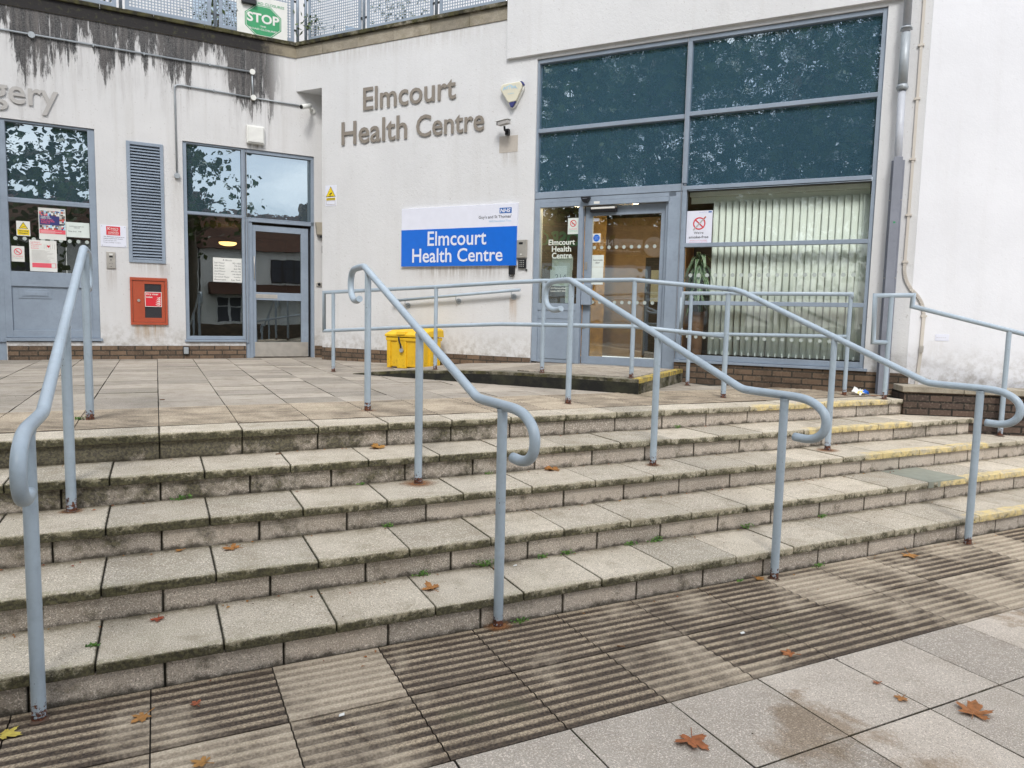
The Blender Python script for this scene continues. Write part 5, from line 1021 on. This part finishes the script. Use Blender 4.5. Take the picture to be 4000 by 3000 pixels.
# ============================================================ leaves, weeds, litter
def leaf(label, x, y, z, size, tone, rot, seedv, curl=.25, kind='fallen_leaf'):
    random.seed(seedv); m = MB(); m.tone = tone
    # five lobed plane leaf
    out_ = []
    for k in range(5):
        a0 = math.radians(-100+50*k+90+random.uniform(-6, 6)); Lb = size*(.55 if k in (0, 4) else .85 if k in (1, 3) else 1.0)*random.uniform(.85, 1.1)
        out_ += [(a0-math.radians(19), Lb*.66), (a0-math.radians(15), Lb*.80), (a0-math.radians(7), Lb*.80), (a0, Lb), (a0+math.radians(8), Lb*.78), (a0+math.radians(15), Lb*.82), (a0+math.radians(18), Lb*.62), (a0+math.radians(25), Lb*.45)]
    out_ += [(math.radians(270), size*.16)]
    cx, cy, sn = math.cos(rot), math.sin(rot), random.uniform(0, 6)
    def P(a_, r_):
        px, py = r_*math.cos(a_), r_*math.sin(a_)-size*.2; h = .004+curl*abs(px*math.sin(sn)+py*math.cos(sn))*(.6+.4*math.sin(a_*3+sn))
        return (x+px*cx-py*cy, y+px*cy+py*cx, z+max(.003, h))
    V = [P(0, 0)]+[P(a_, r_*.5) for a_, r_ in out_]+[P(a_, r_) for a_, r_ in out_]; n = len(out_)
    m.idx(V, [(0, 1+i, 1+(i+1) % n) for i in range(n-1)]+[(1+i, 1+n+i, 1+n+(i+1) % n, 1+(i+1) % n) for i in range(n-1)])
    b_ = MB.build(m, 'blade', MAT['dry'], None); V2 = [P(math.radians(270), size*r_) for r_ in (0.0, .25, .5, .7)]
    root = thing(kind, label, 'leaf', (x, y, z), 'fallen plane leaves'); b_.parent = root; b_.matrix_parent_inverse = Matrix.Translation(-Vector((x, y, z)))
    mm = MB(); mm.tone = tone; mm.tube(V2, .0018, 5); mm.build('stalk', MAT['dry'], root)
LV = [('orange-brown leaf lying on the ribbed paving near the foot of the left handrail', -.089, 3.11, 0.006, .055, .3, 2.2),
      ('small dark red leaf scrap on the dark ribbed slab', .112, 3.134, 0.006, .03, .05, .4), ('yellow leaf at the bottom left edge of the picture', -.547, 3.183, 0.006, .062, 1.0, 4.2),
      ('curled tan leaf at the bottom edge of the ribbed paving', .112, 2.70, 0.006, .045, .35, 1.0), ('large tan leaf on the ribbed paving between the two right handrails', 4.768, 3.22, 0.006, .09, .3, 2.6),
      ('dark orange leaf in the middle of the ribbed paving', 2.775, 2.467, 0.006, .055, .15, .5), ('crumpled orange leaf at the foot of the third handrail', 3.42, 3.31, 0.006, .05, .3, 3.3),
      ('small orange leaf on a slab joint right of the centre foreground', 2.909, 1.953, 0.004, .042, .25, 1.9), ('tiny red leaf fragment on the grey paving', 2.928, 2.093, .004, .025, .1, 1.2),
      ('brown curled leaf in the centre foreground on grey paving', 1.839, 2.071, .004, .085, .12, 2.5), ('large rusty star-shaped leaf at the right foreground', 3.091, 1.751, .004, .105, .18, 5.2),
      ('orange leaf on the lowest step left of the second handrail', 1.297, 3.562, RI, .07, .25, .2), ('dry curled black-brown leaf on the lowest step at the left', -.026, 3.70, RI, .045, .0, 3.0),
      ('orange leaf on the second step at the left', .343, 4.12, 2*RI, .062, .25, .9), ('small orange leaf scrap on the second step at the far left', .085, 4.19, 2*RI, .03, .3, 2.0),
      ('orange leaf at the back of the third step right of the second handrail', 2.61, 4.60, 3*RI, .085, .25, 0.1), ('tan leaf at the back of the fourth step under the top edge', 1.40, 5.0, 4*RI, .085, .35, 0.0),
      ('small rusty leaf by the tall grey pipe cover on the forecourt', 7.10, 5.35, ZP, .06, .1, 1.0), ('small brown leaf beside the crisp packet', 6.90, 5.60, ZP, .055, .05, 2.0)]
for i, (lb, x, y, z, sz, tn, rt) in enumerate(LV): leaf(lb, x, y, z, sz*1.2, tn, rt, 40+i, .35 if sz > .06 else .2)
def weed(label, x, y, z, sz, n, seedv):
    random.seed(seedv); root = thing('weed', label, 'weed', (x, y, z), 'small green weeds in the step joints'); m = MB()
    for k in range(n):
        a_ = random.uniform(0, 2*math.pi); r_ = random.uniform(0, sz); c = Vector((x+r_*math.cos(a_)*1.6, y+.4*r_*math.sin(a_)-.004, z+random.uniform(.004, sz*.8))); s_l = random.uniform(.005, .010); b = Vector((random.uniform(-1, 1), random.uniform(-1, .2), random.uniform(-.3, 1))).normalized(); c2 = b.orthogonal().normalized(); m.tone = random.random()
        m.face([c-b*s_l, c+c2*s_l*.7, c+b*s_l, c-c2*s_l*.7]); 
        if k % 4 == 0: m.tube([(x, y-.004, z), c], .0009, 3, cap=False)
    m.build('leaves', MAT['weed'], root)
WD = [('bright weed on the paving just right of the second handrail foot', 1.72, 3.325, 0, .035, 46), ('weed at the foot of the lowest riser right of the third handrail', 3.97, 3.325, 0, .035, 40), ('sparse weed left of the third handrail foot', 3.27, 3.325, 0, .02, 18),
      ('weed at the back of the lowest step left of the second handrail', 1.313, 3.77, RI, .035, 40), ('wide mossy tuft at the back of the lowest step beside the second handrail', 1.70, 3.77, RI, .05, 60), ('weed at the back of the lowest step just right of the second handrail', 2.085, 3.77, RI, .03, 34), ('clump of weed on the lowest step in the centre', 2.271, 3.77, RI, .035, 46), ('weed on the lowest step between the second and third handrails', 2.748, 3.77, RI, .035, 40), ('grassy tuft on the lowest step near the third handrail', 2.95, 3.77, RI, .045, 50), ('weed in the slab joint on the lowest step at the far left', -.273, 3.50, RI, .022, 30),
      ('weed on the second step left of the second handrail', 1.253, 4.205, 2*RI, .032, 30), ('weed on the third step at the left', .112, 4.64, 3*RI, .04, 44), ('tiny weed on the third step left of centre', 1.193, 4.64, 3*RI, .02, 16), ('tiny weed on the third step behind the second handrail', 2.117, 4.64, 3*RI, .025, 18), ('small weed under the top edge near the right', 4.15, 5.07, 4*RI, .03, 26),
      ('weed on the lowest step right of the third handrail', 3.75, 3.77, RI, .04, 40), ('weed tuft on the lowest step halfway to the fourth handrail', 4.5, 3.77, RI, .04, 44), ('weed beside the top post of the left handrail', -.50, 5.83, ZP, .03, 28)]
for i, (lb, x, y, z, s_, n) in enumerate(WD): weed(lb, x, y, z, s_, n, 90+i)
random.seed(77)
lt = thing('crisp_packet', 'crumpled white and blue crisp packet on the forecourt by the brick base', 'litter', (7.02, 5.46, ZP)); m = MB(); G_ = 7
for i in range(G_):
    for j in range(G_): pass
V = [(6.95+.026*i+random.uniform(-.01, .01), 5.42+.018*j+random.uniform(-.008, .008), ZP+.004+abs(math.sin(i*.9+j))*.05*random.uniform(.5, 1.4)*(1-((i-3)/3.6)**2)+.03*(j/6)) for j in range(G_) for i in range(G_)]
for j in range(G_-1):
    for i in range(G_-1): m.mi = 0 if j > 2 else (1 if i > 2 else 2 if (i+j) % 2 else 0); m.idx([V[j*G_+i], V[j*G_+i+1], V[(j+1)*G_+i+1], V[(j+1)*G_+i]], [(0, 1, 2, 3)])
m.build('foil', [MAT['white'], MAT['blue'], MAT['yellow']], lt, weld=True)
for lb, x, y, z in (('white scrap of paper on the lowest step beside the second handrail', 1.86, 3.70, RI), ('white scrap on the ribbed paving at the left', .63, 2.80, .006), ('white pebble on the ribbed paving left of the fallen dark orange leaf', 2.72, 2.73, .006)):
    m = MB(); m.idx([(x, y, z+.003), (x+.022, y-.004, z+.006), (x+.026, y+.012, z+.009), (x+.006, y+.016, z+.004)], [(0, 1, 2, 3)]); o = m.build('paper_scrap', MAT['white'], None); o.modifiers.new('t', 'SOLIDIFY').thickness = .001; tag(o, lb, 'litter')
for lb, x, y, z, an in (('orange cigarette butt on the ribbed paving right of the second handrail', 2.05, 2.86, .012, 2.6), ('cigarette butt on the upper forecourt above the left steps', .03, 6.9, ZP+.005, .1), ('cigarette butt at the back of the fourth step at the left', .72, 5.0, 4*RI+.005, .4)):
    d = Vector((math.cos(an), math.sin(an), 0))*.02; m = MB(); m.tube([Vector((x, y, z))-d, Vector((x, y, z))+d], .004, 8); tag(m.build('cigarette_butt', MAT['pot'], None), lb, 'cigarette butt')
# rust bleeding from the feet of the posts onto the stone
a = Mt('rust_bleed', .9); g_ = a.n('ShaderNodeBsdfTransparent'); rr = a.ramp(a.math('ADD', a.tone(), a.math('MULTIPLY', a.math('SUBTRACT', a.noise(22, 6, .75), .5), .9)), .35, .95)
a.col((.30, .13, .045)); ms = a.n('ShaderNodeMixShader', None, i0=a.math('MULTIPLY', rr, .75), i1=g_.outputs[0], i2=a.b.outputs[0]); a.t.links.new(ms.outputs[0], a.t.nodes['Material Output'].inputs[0])
m = MB()
for x, y, z, r_ in ((1.552, 4.54, 3*RI, .16), (1.523, 5.732, ZP, .10), (3.448, 4.484, 3*RI, .08), (5.353, 4.466, 3*RI, .15), (1.588, 3.32, .0075, .10), (-.445, 4.589, 3*RI, .08), (3.374, 5.676, ZP, .07)):
    for k in range(8):
        m.tone = 1.0-k/7.5; ra, rb = .02+(r_-.02)*k/8, .02+(r_-.02)*(k+1)/8
        for j in range(16):
            a0, a1 = j*math.pi/8, (j+1)*math.pi/8; m.face([(x+ra*math.cos(a0)*1.2, y+ra*math.sin(a0)-.0, z+.0045), (x+rb*math.cos(a0)*1.2, y+rb*math.sin(a0), z+.0045), (x+rb*math.cos(a1)*1.2, y+rb*math.sin(a1), z+.0045), (x+ra*math.cos(a1)*1.2, y+ra*math.sin(a1), z+.0045)])
tag(m.build('rust_stains', a.m, None), 'thin orange rust stains on the stone round the feet of the posts', 'stain', kind='stuff')
# loose specks of debris over the steps and paving
random.seed(9); m = MB()
for k in range(900):
    q_ = random.random(); x = random.uniform(-1.5, 6.5)
    if q_ < .45: kk_ = random.randrange(1, 6); y = Y0+TR*(kk_-1)+(TR-.03-abs(random.gauss(0, .05)) if random.random() < .7 else random.uniform(0, TR)); z = RI*kk_
    elif q_ < .8: y = Y0-.01-abs(random.gauss(0, .5)); z = .003
    else: y = random.uniform(5.2, 9); z = ZP
    s_l = random.uniform(.002, .006); a_ = random.uniform(0, 6.3); c, s_ = math.cos(a_)*s_l, math.sin(a_)*s_l; m.tone = random.random()
    if (z > .01 and x < rline(y)-.1) or z < .01: m.idx([(x-c, y-s_, z+.001), (x+s_, y-c*.6, z+.002), (x+c, y+s_, z+.001), (x-s_*.5, y+c*.8, z+.004)], [(0, 1, 2, 3)])
m.mi = 1
for k in range(150):
    kk_ = random.choice((0, 1, 1, 2, 2, 3, 4)); x = random.uniform(-.8, 6.0); y = (Y0-.02-abs(random.gauss(0, .12)) if kk_ == 0 else Y0+TR*kk_-.02-abs(random.gauss(0, .035))); z = RI*kk_+(.008 if kk_ == 0 else .002)
    s_l = random.uniform(.004, .013); a_ = random.uniform(0, 6.3); m.tone = random.random()*.4; c, s_ = math.cos(a_)*s_l, math.sin(a_)*s_l
    if x < rline(y)-.1: m.idx([(x-c, y-s_, z+.001), (x+s_*.6, y-c*.6, z+.004), (x+c, y+s_, z+.002), (x-s_*.5, y+c*.6, z+.007)], [(0, 1, 2), (0, 2, 3)])
m.mi = 0
tag(m.build('ground_debris', [MAT['stain'], MAT['dry']], None), 'scattered specks of soil and leaf crumbs on the steps and paving', 'debris', kind='stuff')
# ============================================================ the street behind the viewer, seen mirrored in the glass
def tree(label, x, y, h, r, n, seedv, lf=.23):
    random.seed(seedv); root = thing('plane_tree', label, 'tree', (x, y, 0), 'plane trees mirrored in the windows'); m = MB()
    m.tube([(x, y, -.1), (x+.1, y, h*.35), (x-.1, y+.1, h*.6), (x, y, h*.85)], .2, 10, radii=[.24, .19, .13, .05]); tips = []
    for k in range(26):
        a_ = random.uniform(0, 6.28); z0 = h*random.uniform(.25, .80); L_ = r*random.uniform(.5, 1.0); e_ = Vector((x+L_*math.cos(a_), y+L_*math.sin(a_), z0+L_*random.uniform(.1, .6))); m.tube([(x, y, z0), (Vector((x, y, z0))+e_)/2+Vector((0, 0, .25)), e_], .05, 6, radii=[.08, .05, .015]); tips.append(e_)
    m.build('trunk', MAT['bark'], root); m = MB(); cl = []
    for k in range(90):
        b = random.choice(tips); v = Vector((random.gauss(0, 1), random.gauss(0, 1), random.gauss(0, .8))); cl.append((b+v*r*.26, r*random.uniform(.14, .3)))
    for k in range(n):
        c0_, cr_ = random.choice(cl); c = c0_+Vector((random.gauss(0, .5), random.gauss(0, .5), random.gauss(0, .4)))*cr_*1.5; b = Vector((random.uniform(-1, 1), random.uniform(-1, 1), random.uniform(-1, .4))).normalized(); e_ = b.orthogonal().normalized(); s_l = lf*random.uniform(.6, 1.2); m.tone = random.random()
        m.face([c-b*s_l*.6, c+e_*s_l*.5-b*s_l*.1, c+b*s_l*.6, c-e_*s_l*.5])
    m.build('crown', MAT['leafg'], root)
for i, (x, y, h, r, n) in enumerate(((-12, 6.5, 12.5, 4.4, 7000), (-12.5, 1.0, 14, 4.8, 7400), (-12.5, -5, 16, 5.0, 8500), (-13, -11.5, 18, 5.6, 9500), (-19, 3, 17, 5.5, 7000), (-20, -6, 19, 6, 9000))):
    tree(['broad plane tree mirrored at the left of the teal panes', 'plane tree mirrored in the middle of the teal panes', 'dense plane tree mirrored at the right of the teal panes', 'plane tree mirrored at the far right of the teal panes', 'tall tree further off behind the mirrored trees', 'tallest far tree behind the mirrored trees'][i], x, y, h, r, n, 200+i)
tree('nearest plane tree mirrored in the top of the surgery window', -3.3, -5.0, 10.5, 3.9, 4200, 300, .24); tree('slim plane tree mirrored at the left of the lobby window', 3.0, -7.5, 11.5, 2.6, 3000, 303, .24)
def house(label, x0, x1, y, seedv):
    fr = Fr((x0, y, 0), math.pi); W_ = x1-x0; root = thing('terraced_house', label, 'house', (x0, y, 0), 'terraced houses mirrored in the windows'); fr = Fr((x1, y, 0), math.pi)   # faces +y
    m = MB(); m.box(fr, 0, W_, -6, 0, -.06, 5.2); m.build('wall', MAT['pebble'], root)
    m = MB(); P = [fr.p(u, o, z) for u in (-.2, W_+.2) for o, z in ((.35, 5.05), (-3, 7.6), (-6.3, 5.05))]; m.idx(P, [(0, 1, 4, 3), (1, 2, 5, 4), (0, 2, 1), (3, 4, 5), (0, 3, 5, 2)]); rf = m.build('roof', MAT['rooftile'], root)
    m = MB(); m.box(fr, W_-.6, W_+.1, -3.5, -2.5, 6.8, 8.5); m.build('chimney', MAT['brick'], root)
    def win(u0, u1, z0, z1, fm='winwhite', nx=3):
        g = MB(); g.box(fr, u0, u1, 0, .06, z0, z1); o = g.build('window', MAT[fm], root); g = MB(); w_ = (u1-u0)/nx
        for i in range(nx):
            g.box(fr, u0+i*w_+.06, u0+(i+1)*w_-.06, .06, .07, z0+.06, z0+(z1-z0)*.62); g.box(fr, u0+i*w_+.06, u0+(i+1)*w_-.06, .06, .07, z0+(z1-z0)*.66, z1-.06)
        g.build('pane', MAT['ink'], o)
    win(.5, 2.5, 3.2, 4.6, 'timber' if seedv % 2 else 'winwhite'); win(3.6, 5.4, 3.2, 4.6); win(3.5, 5.6, .8, 2.3); m = MB(); m.box(fr, 3.3, 5.8, 0, .8, -.06, .75); m.build('bay', MAT['pebble'], root)
    m = MB(); P = [fr.p(u, o, z) for u in (.3, 6.0) for o, z in ((1.1, 2.45), (0, 3.1), (0, 2.45))]; m.idx(P, [(0, 1, 4, 3), (0, 2, 1), (3, 4, 5), (0, 3, 5, 2)]); m.build('porch_roof', MAT['rooftile'], root)
    m = MB(); m.box(fr, 1.0, 2.0, 0, .08, 0, 2.2); m.build('door', MAT['winwhite'], root)
    m = MB(); m.box(fr, -.1, W_, 3.9, 4.1, -.06, .8); m.build('garden_wall', MAT['brick'], root)
for i, x in enumerate((-14.4, -7.9, -1.4, 5.1, 11.6)): house(['white rendered house mirrored furthest left', 'white rendered house mirrored behind the trees', 'white rendered house with white bay window mirrored in the surgery window', 'white house with dark timber window mirrored in the lobby door', 'white house at the far end of the mirrored row'][i], x, x+6.4, -20, i)
m = MB(); m.face([(-60, -80, -.05), (60, -80, -.05), (60, -15, -.05), (-60, -15, -.05)]); struct(m, 'front_gardens', MAT['grass'])
# pharmacy shop at the left end of the forecourt, mirrored in the entrance glass
FS = Fr((-9, 0, 0), math.pi/2)                                # u = +y, faces +x
sh_ = thing('pharmacy_shop', 'single-storey shop with pharmacy fascia mirrored in the entrance glass', 'shop', (-9, 4, 0))
m = MB(); m.box(FS, -1.5, 8.6, -4, 0, -.06, 4.75); m.build('wall', MAT['brick'], sh_); m = MB(); m.box(FS, -1.0, 6.9, 0, .12, 3.75, 4.55); m.build('fascia', MAT['mesh'], sh_)
m = MB(); m.box(FS, 2.55, 4.2, .12, .15, 3.98, 4.27); m.build('name_panel', MAT['lgrey'], sh_); plate(sh_, FS, 2.62+.95, 4.15, 3.99, 4.26, 'ink', .151, .16, 'logo_plate')
words(sh_, FS, [('NHS', 3.62, 4.10, 4.03, 4.22, .03)], 'white', .165, 'logo_letters'); words(sh_, FS, [('ELMCOURT', 2.68, 3.35, 4.06, 4.16)], 'ink', .155, 'panel_letters'); words(sh_, FS, [('www.osbonpharmacy.co.uk', 2.6, 4.15, 3.82, 3.92)], 'white', .125, 'web_address')
words(sh_, FS, [('OSBO', 4.7, 6.2, 3.95, 4.45, .04)], 'green', .125, 'name_letters', 0); m = MB(); m.disc(FS, 2.15, 4.05, .34, .12, .17, 28); m.build('round_logo', MAT['lgrey'], sh_); words(sh_, FS, [('OSBON', 1.95, 2.35, 4.13, 4.22), ('PHARMACY', 1.9, 2.4, 4.0, 4.08)], 'ink', .175, 'round_logo_letters')
for u in (-.6, 2.2, 5.0):
    m = MB(); m.box(FS, u, u+2.3, .0, .05, .5, 3.4); sw = m.build('shop_window', MAT['frame'], sh_); m = MB(); m.box(FS, u+.1, u+2.2, .05, .06, .6, 3.3); m.build('pane', MAT['skyglass'], sw)
